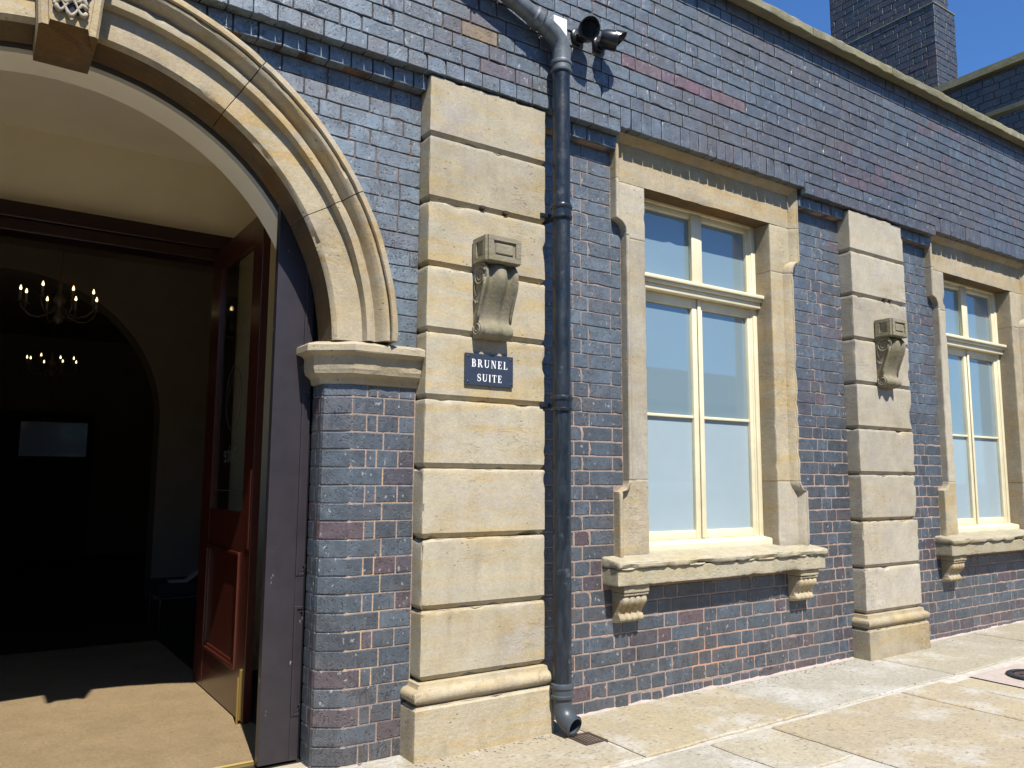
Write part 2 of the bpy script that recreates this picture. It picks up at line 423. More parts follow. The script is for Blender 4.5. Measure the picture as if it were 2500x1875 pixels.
for _k, _a in dict(s=(.222, BH, .06, 10, 4), h=(.1065, BH, .06, 10, 3), q=(.05, BH, .06, 5, 2), sd=(.222, BH, .13, 8, 4), hd=(.1065, BH, .13, 8, 3),
                   r=(.0775, .128, .13, 8, 2), v=(.0765, .155, .06, 6, 2)).items():
    L_, H_, D_, n_, nl_ = _a
    BM[_k] = (L_, [brick_mesh(L_, H_, D_, 100*ord(_k[0])+31*i, nl_) for i in range(n_)], [])
    for v_, f_ in BM[_k][1]: BM[_k][2].append(mesh_data('brick', v_, f_, 'brick'))

BLUES = [(.054, .068, .081), (.047, .059, .071), (.059, .073, .086), (.046, .053, .061), (.060, .076, .093), (.054, .062, .070)]
PURPS = [(.068, .051, .059), (.058, .050, .059), (.078, .052, .057), (.056, .051, .062)]
def brick_col(x, z, up):
    p = .10
    if up:
        if 1.2 < x < 2.45 and 3.455 < z < 3.54: return tuple(q*random.uniform(.85, 1.1) for q in (.135, .080, .092))
        elif 3.3 < x < 4.45 and 3.18 < z < 3.56: p = .72
        elif .05 < x < .75 and 3.1 < z < 3.7: p = .5
        elif x > 2.6: p = .16
        if abs(x-.29) < .07 and abs(z-3.32) < .04: return (.24, .16, .07)
        if abs(x-3.95) < .06 and abs(z-3.31) < .04: return (.27, .14, .09)
    else:
        if z < 1.25: p = .16
        if z < -.1 and x > 2.8: p = .5
    cl = noise.noise(Vector((x*1.1, z*2.6, 5.0)))          # firing batches: kindred bricks keep together
    if p < .5: p = min(.85, p*(.25+5.0*max(0, cl+.02)))
    c = random.choice(PURPS if random.random() < p else BLUES)
    if up and x > 1.5:
        w = min(.7, max(0, noise.noise(Vector((x*.9, z*3.0, 11.0)))+.12)*1.6); c = tuple(a*(1-w)+b*w for a, b in zip(c, (.072, .060, .057)))
    k = .88+random.random()*.26
    # glazed faces carry a paler bluish tone, strongest round the arch and on the upper courses
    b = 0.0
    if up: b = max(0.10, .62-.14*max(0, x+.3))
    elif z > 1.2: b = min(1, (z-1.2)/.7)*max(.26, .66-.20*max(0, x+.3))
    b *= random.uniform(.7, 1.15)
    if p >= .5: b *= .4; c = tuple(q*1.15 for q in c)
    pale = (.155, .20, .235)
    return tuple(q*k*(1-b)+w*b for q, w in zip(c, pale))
class Wall:
    """collects bricks, then links the ones that show largest as parts and joins the rest"""
    def __init__(s, root, up=False): s.root, s.up, s.items = root, up, []
    def put(s, kind, x, y, z, sx=1.0, sz=1.0, rot=0.0, colr=None):
        if z < 1.3 and sz == 1.0: sz = random.uniform(.935, .955)
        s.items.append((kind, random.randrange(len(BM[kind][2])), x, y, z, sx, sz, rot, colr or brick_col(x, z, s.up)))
    def course(s, x0, x1, z, y, phase=0, j=.008, bond='flemish', deep=False, yj=.0008, first=None):
        x = x0 - (0 if first else random.random()*0); i = phase; S, H = .222, .1065
        if first:
            pass
        elif phase: x -= .06*phase
        while x < x1-.012:
            if bond == 'flemish': L = S if i % 2 == 0 else H
            elif bond == 'stretch': L = S
            elif bond == 'head': L = H
            elif bond == 'mix': L = random.choice((S, S, H, H, H))
            i += 1
            if first and x == x0: L = first
            a, b = max(x, x0), min(x+L, x1)
            if x1 - b < .045: b = x1
            w = b-a
            if w > .03:
                kind = 's' if w > .15 else 'h' if w > .07 else 'q'
                if deep: kind = {'s': 'sd', 'h': 'hd', 'q': 'hd'}[kind]
                s.put(kind, (a+b)/2, y+random.uniform(-yj, yj), z, w/BM[kind][0], 1.0, random.uniform(-.006, .006))
            x = b+j if b < x1 else x1
    def finish(s, limit=300):
        off = parent_loc(s.root); sized = []
        for it in s.items:
            a = pix(it[2], it[3], it[4]); w = 0
            if a and -60 < a[0] < 2560 and -60 < a[1] < 1935: w = BM[it[0]][0]*it[5]/a[2]
            sized.append((w, it))
        sized.sort(key=lambda q: -q[0])
        V, F, C = [], [], []
        for k, (w, it) in enumerate(sized):
            kind, m, x, y, z, sx, sz, rot, c = it
            if k < limit and w > 0:
                o = bpy.data.objects.new('brick', BM[kind][2][m]); o.location = Vector((x, y, z))-off
                o.scale = (sx, 1, sz); o.rotation_euler = (0, rot, 0); o.color = (*c, 1); link(o, s.root)
            else:
                v, f = BM[kind][1][m]; n = len(V); cr, sr = math.cos(rot), math.sin(rot)
                for p in v:
                    px, pz = p[0]*sx, p[2]*sz
                    V.append((x+px*cr+pz*sr, y+p[1], z-px*sr+pz*cr)); C.append((*c, 1))
                F += [[i+n for i in q] for q in f]
        if V:
            o = obj('brickwork', V, F, 'brick_far', s.root); o['kind'] = 'stuff'
            at = o.data.color_attributes.new('bcol', 'FLOAT_COLOR', 'POINT')
            at.data.foreach_set('color', [q for c in C for q in c])

# ------------------------------------------------------------------ ground
def gz(x): return -.366 + .008*min(max(x, -6), 8)
def sheet(name, x0, x1, y0, y1, dz, mat, nx=24):
    v, f = [], []
    for i in range(nx+1):
        x = x0+(x1-x0)*i/nx
        v += [(x, y0, gz(x)+dz), (x, y1, gz(x)+dz)]
        if i: f.append([2*i-2, 2*i, 2*i+1, 2*i-1])
    return obj(name, v, f, mat)
gr = MB()
gr.add([(-900, -900, -.52), (900, -900, -.52), (900, 900, -.52), (-900, 900, -.52)], [[0, 1, 2, 3]])
tag(gr.build('ground', 'asphalt'), kind='structure')
pav = tag(sheet('pavement', -9, 13, -2.55, .22, -.004, 'joint_mortar', 44), kind='structure')
FLAGC = [(.33, .28, .19), (.345, .30, .21), (.305, .265, .19), (.335, .31, .245), (.36, .315, .22)]
def flag(poly, c=None, seed=0):
    rnd = random.Random(seed*7+3); n = len(poly)
    cx, cy_ = sum(p[0] for p in poly)/n, sum(p[1] for p in poly)/n
    P = []
    for i in range(n):
        a, b = poly[i], poly[(i+1) % n]
        m = max(1, int(math.dist(a, b)/.09))
        for k in range(m):
            t = k/m; P.append((a[0]+(b[0]-a[0])*t+rnd.uniform(-.006, .006), a[1]+(b[1]-a[1])*t+rnd.uniform(-.006, .006)))
    h = .006+rnd.uniform(-.002, .003); tx, ty = rnd.uniform(-.002, .002), rnd.uniform(-.002, .002); v = []
    for d, dz in ((0, -.02), (0, h-.006), (.010, h)):
        for (x, y) in P:
            L = math.hypot(cx-x, cy_-y); x2, y2 = x+(cx-x)/L*d, y+(cy_-y)/L*d
            v.append((x2, y2, gz(x2)+dz+tx*(x2-cx)+ty*(y2-cy_)))
    m = len(P); f = [[r*m+i, r*m+(i+1) % m, (r+1)*m+(i+1) % m, (r+1)*m+i] for r in (0, 1) for i in range(m)] + [[2*m+i for i in range(m)]]
    o = obj('flagstone', v, f, 'flagstone', pav); o.color = (*(c or rnd.choice(FLAGC)), 1); return o
G_ = .010
def quad(x0, x1, y0, y1, sk0=0, sk1=0): return [(x0+G_+sk0, y0+G_), (x1-G_+sk1, y0+G_), (x1-G_, y1-G_), (x0+G_, y1-G_)]
rowA = [-7.2, -5.6, -3.9, -2.6, -1.1, -.25, .90, 2.15, 3.70, 5.25, 6.6, 8.1, 9.8, 11.5]
ca = {6: (.345, .285, .175), 7: (.345, .325, .265), 8: (.32, .285, .205)}
for i in range(len(rowA)-1):
    flag(quad(rowA[i], rowA[i+1], -.575, .12 if i not in (4,) else .12), ca.get(i), i)
rowB = [(-7.0, -5.2), (-5.2, -3.6), (-3.6, -2.1), (-2.1, -.9), (-.9, .2), (.2, 1.28), (1.28, 1.745), (1.745, 2.965)]
for i, (a, b) in enumerate(rowB): flag(quad(a, b, -1.11 if b < 2 else -1.75, -.60), (.35, .285, .18) if b > 2.9 else None, 20+i)
flag(quad(2.975, 3.42, -1.5, -.60), (.37, .30, .19), 40); flag(quad(3.42, 3.69, -1.15, -.66), (.38, .32, .2), 41); flag(quad(3.43, 4.9, -1.75, -1.17), None, 42)
flag(quad(4.62, 6.1, -1.15, -.60), None, 43); flag(quad(6.1, 7.8, -1.15, -.60), None, 44); flag(quad(4.9, 6.6, -1.75, -1.17), None, 45); flag(quad(7.8, 9.4, -1.15, -.6), None, 46)
k = 60
for (y0, y1, off) in ((-1.75, -1.12, 0), (-2.5, -1.76, .4)):
    x = -7+off
    while x < 12:
        L = random.choice((.8, 1.0, 1.25, 1.5)); k += 1
        if y0 == -1.75 and x+L > 1.74: break
        flag(quad(x, x+L, y0, y1), None, k); x += L
kb_ = MB(); kb_.box(-9, 13, -2.70, -2.551, -.6, gz(0)-.006); tag(kb_.build('kerb', 'sandstone_pale'), kind='structure')
# mortar fillet where the wall meets the paving
for (a, b) in ((.78, 3.57), (4.37, 7.2)):
    v, f = [], []; ns = int((b-a)/.03)
    for i in range(ns+1):
        x = a+(b-a)*i/ns; w = .022+.016*noise.noise(Vector((x*5, 1, 0)))+.01*noise.noise(Vector((x*21, 4, 0))); h = .016+.012*noise.noise(Vector((x*7, 9, 0)))+.006*noise.noise(Vector((x*30, 2, 0)))
        v += [(x, .104, gz(x)+max(.004, h)), (x, .10-w*.5, gz(x)+max(.006, h*.55)), (x, .10-w, gz(x)+.0045), (x, .104, gz(x)-.02)]
        if i: f += [[4*i-4, 4*i, 4*i+1, 4*i-3], [4*i-3, 4*i+1, 4*i+2, 4*i-2]]
    obj('mortar_fillet', v, f, 'pink_mortar', pav, smooth=True)
# pink mortar bed round the manhole, manhole and drain
pk = MB(); pk.add([(3.70, -1.10, gz(3.7)+.004), (4.36, -1.12, gz(4.3)+.004), (4.38, -.66, gz(4.3)+.004), (3.72, -.64, gz(3.7)+.004)], [[0, 1, 2, 3]])
pk.build('mortar_bed', 'pink_mortar', pav)
mh = thing('manhole_cover', (4.06, -.90, gz(4)+.005), 'small round black iron cover set in pink mortar in the paving', 'manhole cover')
MB().lathe((4.06, -.90, gz(4)+.006), [(.13, 0), (.13, .012), (.16, .014), (.168, .010), (.172, 0)], 32).build('rim', 'iron_black', mh, auto=40)
MB().lathe((4.06, -.90, gz(4)+.006), [(.0001, .006), (.125, .006), (.129, .002)], 32).build('lid', 'drain_iron', mh)
for a in range(6):
    an = a*math.pi/3; MB().box(4.06+.08*math.cos(an)-.010, 4.06+.08*math.cos(an)+.010, -.90+.08*math.sin(an)-.010, -.90+.08*math.sin(an)+.010, gz(4)+.011, gz(4)+.016).build('stud', 'iron_black', mh)
dr = thing('drain_grate', (.83, -.22, gz(.8)), 'small rusty iron drain grate below the pipe outlet', 'drain')
x0, x1, y0, y1, zt = .765, .905, -.295, -.14, gz(.83)+.010
fr = MB(); fr.box(x0, x1, y0, y0+.016, zt-.03, zt).box(x0, x1, y1-.016, y1, zt-.03, zt).box(x0, x0+.016, y0+.016, y1-.016, zt-.03, zt-.001).box(x1-.016, x1, y0+.016, y1-.016, zt-.03, zt-.001)
fr.build('frame', 'drain_iron', dr)
for i in range(6):
    xx = x0+.026+i*.0185; MB().box(xx, xx+.009, y0+.016, y1-.016, zt-.02, zt-.002).build('bar', 'drain_iron', dr)
MB().box(x0+.016, x1-.016, y0+.016, y1-.016, zt-.04, zt-.024).build('sump', 'room_dark', dr)

# ------------------------------------------------------------------ masonry planes
W, MIDY, UP = .10, .040, -.015          # lower wall, middle course, upper wall
PITCHZ, TOPZ = .0845, 2.932
XC, ZC = -1.63, 1.56                     # arch centre
P1, P2, PW = 0.0, 3.6195, .7293
WOFF = 3.56
def arch_wall(m, y0, y1, rad, xl, xr, zb, zt, jamb=None, n=48, xc=XC, zc=ZC):
    """slab with a round-headed opening"""
    pts = [(xc+rad*math.cos(math.pi*k/n), zc+rad*math.sin(math.pi*k/n)) for k in range(n+1)]
    def ray(k):
        a = math.pi*k/n; c, s = math.cos(a), math.sin(a); t = 1e9
        if c > 1e-9: t = min(t, (xr-xc)/c)
        if c < -1e-9: t = min(t, (xl-xc)/c)
        if s > 1e-9: t = min(t, (zt-zc)/s)
        return xc+c*t, zc+s*t
    out = [ray(k) for k in range(n+1)]
    for k in range(n):
        a, b, c, d = pts[k], pts[k+1], out[k+1], out[k]
        q = [a, b, c, d]
        if (abs(c[0]-xr) < 1e-6) != (abs(d[0]-xr) < 1e-6) and abs(d[0]-xr) < 1e-6: q = [a, b, c, (xr, zt), d]
        if (abs(c[0]-xl) < 1e-6) != (abs(d[0]-xl) < 1e-6) and abs(c[0]-xl) < 1e-6: q = [a, b, c, (xl, zt), d]
        nq = len(q)
        m.add([(x, y, z) for y in (y0, y1) for (x, z) in q], [list(range(nq)), list(range(nq, 2*nq))[::-1]] + [[i, (i+1) % nq, nq+(i+1) % nq, nq+i] for i in range(nq)])
    m.box(xc+rad, xr, y0, y1, zb, zc); m.box(xl, xc-rad, y0, y1, zb, zc)
    return m

# upper wall --------------------------------------------------------
uw = thing('brick_wall', (2, W, 3.02), 'glossy blue brick upper wall jutting out above pilasters, arch and windows', 'wall')
B = Wall(uw, True)
UZ = [3.02+.0868*k for k in range(14)]
XL, XR = -4.6, 7.2
wins = [(1.29, 3.07), (1.29+WOFF, 3.07+WOFF)]
for k, z0 in enumerate(UZ):
    zc = z0+BH/2
    spans = [(XL, XR)]
    cuts = []
    if k < 2: cuts += wins
    if z0 < 3.27: cuts.append((XC-.16, XC+.16))
    for (a, b) in sorted(cuts):
        nsp = []
        for (s, e) in spans:
            if a > s and b < e: nsp += [(s, a-.004), (b+.004, e)]
            else: nsp.append((s, e))
        spans = nsp
    for (s, e) in spans:
        if k == 0: B.course(s, e, zc, UP, 0, .0042, 'head', deep=True, yj=.001)
        else: B.course(s, e, zc, UP, k % 3, .0062, 'flemish' if k % 4 else 'mix', yj=.0016)
for (a, b) in wins:
    n = 21
    for i in range(n):
        B.put('r', a+(b-a)*(i+.5)/n, UP+random.uniform(-.002, .002), 3.06+.064+random.uniform(-.002, .002), (b-a)/n/.0775-.055, 1.0, random.uniform(-.006, .006))
B.finish()
m = MB()
for (s, e) in ((XL, XC-.16), (XC+.16, wins[0][0]), (wins[0][1], wins[1][0]), (wins[1][1], XR)): m.box(s, e, UP+.0085, .16, 3.1, 3.194)
for (s, e) in wins: m.box(s, e, .10, .16, 3.08, 3.194)
m.box(XL, XR, UP+.0087, .16, 3.194, 4.24); m.box(XL, XR, .112, .16, 3.0, 3.1)
m.build('mortar', 'mortar_up', uw)
m = MB().box(XL, XR, .16, .42, 2.98, 4.24); m.build('wall_core', 'mortar_up', uw)
# coping stones
cx = XL; i = 0
while cx < XR:
    L = random.uniform(1.0, 1.35); a, b = cx, min(cx+L, XR)
    prof = [(.40, 4.283), (.40, 4.2375), (UP-.002, 4.2375), (-.02, 4.234), (-.055, 4.228), (-.088, 4.222), (-.098, 4.213), (-.110, 4.212), (-.112, 4.216), (-.112, 4.268), (-.106, 4.277), (-.06, 4.283)]
    v, f = [], []; ns = max(2, int((b-a-.006)/.05)); n = len(prof)
    for s in range(ns+1):
        x = a+.003+(b-a-.006)*s/ns
        for j, (y, z) in enumerate(prof):
            d = nz((x, y, z), 9, 2)*.005+nz((x, y, z), 30, 4)*.004 if 6 <= j <= 10 else 0
            v.append((x, y-d, z+d*.7))
    for s in range(ns):
        for j in range(n): f.append([s*n+j, s*n+(j+1) % n, (s+1)*n+(j+1) % n, (s+1)*n+j])
    f += [list(range(n)), [ns*n+j for j in range(n)][::-1]]
    obj('coping_stone', v, f, 'coping_stone', uw, auto=25); cx = b; i += 1

# lower walls --------------------------------------------------------
def courses(): 
    k = 0
    while True:
        z = TOPZ - PITCHZ*(k+.5)
        if z < -.46: return
        yield k, z; k += 1
def window_cut(z, off):
    if z > 2.475: a, b = 1.30, 3.06
    elif z > .885: a, b = 1.38, 2.98
    elif z > .485: a, b = 1.305, 3.055
    elif z > .335: a, b = 1.21, 3.11
    else: return None
    return a+off-.003, b+off+.003
def bay(name, label, xa, xb, off):
    root = thing(name, ((xa+xb)/2, W, -.36), label, 'wall')
    B = Wall(root)
    for k, z in courses():
        c = window_cut(z, off)
        spans = [(xa, c[0]), (c[1], xb)] if c else [(xa, xb)]
        for si, (s, e) in enumerate(spans):
            if off == 0 and z < -.16 and c is None:     # bricked-up vent: bricks on end
                if z > -.25: B.course(s, e, z, W, k % 2, .008, 'mix')
                else: B.course(s, 1.40, z, W, k % 2, .008); B.course(2.58, e, z, W, k % 2, .008)
                continue
            B.course(s, e, z, W, (k+si) % 2, .0075 if z < 1.3 else .006)
    if off == 0:
        x = 1.42
        while x < 2.56:
            B.put('v', x+.04, W+random.uniform(-.002, .002), -.362+random.uniform(-.008, .004), random.uniform(1.0, 1.06), 1.0, random.uniform(-.02, .02)); x += .086
    w = window_cut(2.7, off)
    B.course(xa, w[0], MIDY*0+2.937+BH/2, MIDY, 0, .007, 'flemish', deep=True); B.course(w[1], xb, 2.937+BH/2, MIDY, 1, .007, 'flemish', deep=True)
    B.finish()
    m = MB(); r = .0042; rl = .0030
    m.box(xa, 1.39+off, W+r, .16, 1.255, 2.96); m.box(2.97+off, xb, W+r, .16, 1.255, 2.96); m.box(xa, 1.39+off, W+rl, .16, .40, 1.255); m.box(2.97+off, xb, W+rl, .16, .40, 1.255); m.box(xa, xb, W+rl, .16, -.5, .40)
    m.box(xa, w[0]+.01, MIDY+.012, W+r, 2.9375, 3.014); m.box(w[1]-.01, xb, MIDY+.012, W+r, 2.9375, 3.014)
    m.build('mortar', 'mortar_low', root)
    m = MB(); m.box(xa, 1.50+off, .16, .42, -.5, 2.98); m.box(2.86+off, xb, .16, .42, -.5, 2.98); m.box(1.50+off, 2.86+off, .16, .42, -.5, .40); m.box(1.50+off, 2.86+off, .30, .42, .40, 2.98)
    m.build('wall_core', 'mortar_up', root)
    return root
bay('window_bay_wall', 'blue brick wall round the window beside the black drainpipe', P1+PW, P2, 0.0)
bay('window_bay_wall', 'blue brick wall round the window at the right edge of the photo', P2+PW, XR, WOFF)
# behind the pilasters
m = MB().box(P1-.0, P1+PW, .16, .42, -.5, 2.98); m2 = MB().box(P2, P2+PW, .16, .42, -.5, 2.98)

# wall between arch and pilaster, with the brick pier below the impost
sp = thing('arch_bay_wall', (-.2, W, 1.58), 'pale glinting blue brick spandrel between stone arch and pilaster', 'wall')
B = Wall(sp)
for side in (1, -1):
    for k, z in courses():
        if z < 1.59: break
        rr = 1.44; dz = min(abs(z-ZC), rr-.001)
        xe = XC+math.sqrt(rr*rr-dz*dz)
        a, b = xe, P1
        if side < 0: a, b = 2*XC-P1, 2*XC-xe
        B.course(a, b, z, W, k % 2, .0055)
    for a_, b_ in (((XC+.42, P1),) if side > 0 else ((2*XC-P1, XC-.42),)):
        B.course(a_, b_, 2.937+BH/2, MIDY, 0, .007, 'head', deep=True)
B.finish()
m = MB(); arch_wall(m, W+.004, .16, 1.36, 2*XC-P1, P1, 1.50, 2.965); m.box(XC+.5, P1, MIDY+.012, W+.004, 2.9375, 3.014); m.box(2*XC-P1, XC-.5, MIDY+.012, W+.004, 2.9375, 3.014)
m.build('mortar', 'mortar_up', sp)
m = MB(); arch_wall(m, .1601, .272, 1.30, 2*XC-P1, P1, 1.50, 2.98); m.build('wall_core', 'mortar_up', sp)

CH0, CH1, RVX, RVY = -.335, .19, -.455, .315       # pier chamfer and reveal
def pier(side):
    def X(x): return x if side > 0 else 2*XC-x
    root = thing('brick_pier', (X(-.22), .2, -.37), ('blue brick pier with chamfered corner carrying the arch, left of the tall pilaster' if side > 0 else 'blue brick pier with chamfered corner carrying the far left end of the arch'), 'pier')
    seedr = random.Random(9+side)
    def prism(poly, z0, z1):
        v, f = [], []; cx_, cy_ = sum(p[0] for p in poly)/len(poly), sum(p[1] for p in poly)/len(poly); n = len(poly)
        for (z, ins) in ((z0, .0035), (z0+.004, 0), (z1-.004, 0), (z1, .0035)):
            for (x, y) in poly:
                j = seedr.uniform(-.0008, .0008); dx, dy = cx_-x, cy_-y; L = math.hypot(dx, dy)
                v.append((X(x+dx/L*ins+j), y+dy/L*ins+j, z+seedr.uniform(-.0008, .0008)))
        for r in range(3):
            for i in range(n): f.append([r*n+i, r*n+(i+1) % n, (r+1)*n+(i+1) % n, (r+1)*n+i])
        f += [list(range(n))[::-1], [3*n+i for i in range(n)]]
        return v, f
    def one(poly, z):
        v, f = prism(poly, z-BH/2, z+BH/2); o = obj('brick', v, f, 'brick', root)
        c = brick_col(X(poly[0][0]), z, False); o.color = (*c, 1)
    for k, z in courses():
        if z > 1.40: continue
        A = k % 2 == 0; e = CH0+(.075 if A else .165); j = .0045
        y0 = W+seedr.uniform(-.001, .001)
        ry = .245 if A else .215
        one([(e-j, y0), (CH0+.012, y0), (CH0-.008, y0+.004), (RVX+.006, CH1-.012), (RVX, CH1+.006), (RVX, ry-j), (RVX+.1, ry-j), (e-j, y0+.1)], z)
        one([(RVX, ry+j), (RVX, RVY), (RVX+.1, RVY), (RVX+.1, ry+j)], z)
        x = e; cuts = [e]
        if A: cuts += [e+.055]; 
        while cuts[-1] < -.012: cuts.append(cuts[-1]+(.115 if A else .2325))
        if 0-cuts[-2] < .05: cuts.pop(-2)
        cuts[-1] = -.002
        for a, b in zip(cuts, cuts[1:]):
            if b-a > .02: one([(b-j, y0), (a+j, y0), (a+j, y0+.08), (b-j, y0+.08)], z)
    m = MB(); r = .0032
    P = [(0, W+r), (CH0, W+r), (RVX+r, CH1+.002), (RVX+r, RVY-r), (-.0, RVY-r)]
    n = len(P)
    m.add([(X(x), y, z) for z in (-.5, 1.42) for (x, y) in P], [list(range(n)), list(range(n, 2*n))] + [[i, (i+1) % n, n+(i+1) % n, n+i] for i in range(n)])
    m.build('mortar', 'mortar_low', root)
    return root
pier(1); pier(-1)

# ------------------------------------------------------------------ stone arch
arch = thing('stone_arch', (XC, .1, 1.40), 'moulded yellow sandstone arch over the open doorway', 'arch')
APROF = [(1.18, .28), (1.18, .20), (1.18, .14), (1.18, .10), (1.187, .086), (1.198, .076), (1.22, .075), (1.26, .075), (1.30, .075), (1.325, .075), (1.327, .050), (1.331, .030), (1.346, .028), (1.361, .028), (1.364, .034), (1.367, .048), (1.380, .050),
         (1.388, .036), (1.395, .016), (1.405, .0), (1.416, -.010), (1.428, -.014), (1.431, -.008), (1.432, .014), (1.4365, .014), (1.437, -.018), (1.441, -.025), (1.455, -.025), (1.467, -.022), (1.473, -.012), (1.475, .0), (1.475, .10), (1.40, .20)]
def voussoir(a0, a1, seed):
    st = max(3, int((a1-a0)/1.6)); n = len(APROF); v, f = [], []
    for s in range(st+1):
        t = s/st; a = R(a0+.09+(a1-a0-.18)*t)
        for j, (r, y) in enumerate(APROF):
            p = (r*math.cos(a), y, r*math.sin(a)); d = nz(p, 8, seed)*.0022+nz(p, 28, seed)*.0012
            if j in (4, 5, 9, 13, 21, 27, 28): d -= max(0, nz(p, 17, seed+2)-.18)*.022
            if s in (0, st): d -= .0015
            rr = r+(d if r > 1.3 else -d)*.7 if j > 2 else r - d
            yy = y-d if y < .2 else y
            v.append((XC+rr*math.cos(a), yy, ZC+rr*math.sin(a)))
    for s in range(st):
        for j in range(n): f.append([s*n+j, s*n+(j+1) % n, (s+1)*n+(j+1) % n, (s+1)*n+j])
    f += [list(range(n)), [st*n+j for j in range(n)][::-1]]
    o = obj('voussoir', v, f, 'sandstone_arch', arch, auto=24); o.data.materials.append(MATS['sandstone_soot_shade'])
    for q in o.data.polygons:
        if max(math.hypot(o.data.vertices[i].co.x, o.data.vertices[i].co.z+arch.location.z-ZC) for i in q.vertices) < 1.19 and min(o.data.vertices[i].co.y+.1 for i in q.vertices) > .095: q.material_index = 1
    return o
for i, (a, b) in enumerate(((1.2, 30.3), (30.3, 57.9), (57.9, 84.8), (95.2, 122.1), (122.1, 149.7), (149.7, 178.8))): voussoir(a, b, i*3.1)
# keystone with a carved, pierced-looking front panel
def key(x, z, y): return (XC+x, y, z)
kb, kt, hz0, hz1 = 2.665, 3.27, .102, .150
def kx(z): return hz0+(hz1-hz0)*(z-kb)/(kt-kb)
v, f = [], []; NZ = 14
for i in range(NZ+1):
    z = kb+(kt-kb)*i/NZ; h = kx(z); yf = -.075-.03*(z-kb)
    for (x, y) in ((-h, .27), (-h, .10), (-h, yf+.012), (-h+.010, yf), (-h+.032, yf), (-h+.036, yf+.010), (-h+.042, yf+.012), (0, yf+.012), (h-.042, yf+.012), (h-.036, yf+.010), (h-.032, yf), (h-.010, yf), (h, yf+.012), (h, .10), (h, .27)):
        zz = z
        if i == 0 and y < .05 and abs(x) < h-.034: zz = z+.03
        v.append((XC+x+nz((x, y, z), 14, 1)*.002, y+nz((x, y, z), 17, 5)*.002, zz))
n = 15
for i in range(NZ):
    for j in range(n): f.append([i*n+j, i*n+(j+1) % n, (i+1)*n+(j+1) % n, (i+1)*n+j])
f += [list(range(n)), [NZ*n+j for j in range(n)][::-1]]
ks = obj('keystone', v, f, 'sandstone_arch', arch, auto=25); ks.data.materials.append(MATS['sandstone_soot_shade'])
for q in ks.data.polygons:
    if q.normal.z < -.5: q.material_index = 1  # underside: stain and shade painted together
tag(ks, 'keystone with a carved panel of interlaced scrolls')
yf = -.071
MB().add([(XC-kx(2.73)+.05, yf-.002, 2.735), (XC+kx(2.73)-.05, yf-.002, 2.735), (XC+kx(3.2)-.055, yf-.013, 3.2), (XC-kx(3.2)+.055, yf-.013, 3.2)], [[0, 1, 2, 3]]).build('panel_ground', 'wood_frame', ks)
rnd = random.Random(4); tb = MB()
for row in range(9):
    z0 = 2.75+row*.05
    for ph in (0, 1):
        pts = []
        for s in range(13):
            t = s/12; x = (-1+2*t)*(kx(z0)-.052)
            pts.append((XC+x, yf-.008-.026*(z0-2.7), z0+.028*math.sin(t*9+ph*3.1+row*1.7)+(.012 if ph else 0)))
        tb.tube(pts, [.0075+.003*math.sin(s*1.3+row) for s in range(13)], 6)
tb.build('interlace_carving', 'sandstone_pale', ks, smooth=True)
# impost
def offset_path(path, d):
    out = []
    for i, p in enumerate(path):
        ns = []
        for a, b in ((i-1, i), (i, i+1)):
            if a >= 0 and b < len(path):
                t = Vector((path[b][0]-path[a][0], path[b][1]-path[a][1])).normalized(); ns.append(Vector((t.y*-1, t.x)) if False else Vector((-t.y, t.x)))
        if len(ns) == 1: q = Vector(p)+ns[0]*d
        else:
            mm = (ns[0]+ns[1]).normalized(); q = Vector(p)+mm*(d/max(.3, mm.dot(ns[0])))
        out.append(q)
    return out
IPROF = [(0, 1.384), (.012, 1.386), (.018, 1.40), (.022, 1.412), (.036, 1.424), (.048, 1.432), (.052, 1.446), (.055, 1.452), (.056, 1.505), (.060, 1.516), (.072, 1.522), (.078, 1.526), (.092, 1.528), (.096, 1.534), (.096, 1.562), (.088, 1.570), (.04, 1.585), (-.05, 1.592)]
def impost(side):
    path = [(-.001, W)] + [(-.001+(CH0+.001)*t/8, W) for t in range(1, 8)] + [(CH0, W), ((CH0+RVX)/2, (W+CH1)/2), (RVX, CH1), (RVX, .25), (RVX, .31)]
    v, f = [], []; n = len(path)
    for (d, z) in IPROF:
        for q in offset_path(path, -d if False else d*1.0):
            x = q.x
            e = nz((q.x, q.y, z), 26, 3)*.004*(1 if d > .03 else .3)
            v.append((x if side > 0 else 2*XC-x, q.y+e, z+e*.6))
    for i in range(len(IPROF)-1):
        for j in range(n-1): f.append([i*n+j, i*n+j+1, (i+1)*n+j+1, (i+1)*n+j])
    f.append([i*n+n-1 for i in range(len(IPROF))])
    return obj('impost', v, f, 'sandstone_worn', arch, auto=24)
impost(1); impost(-1)

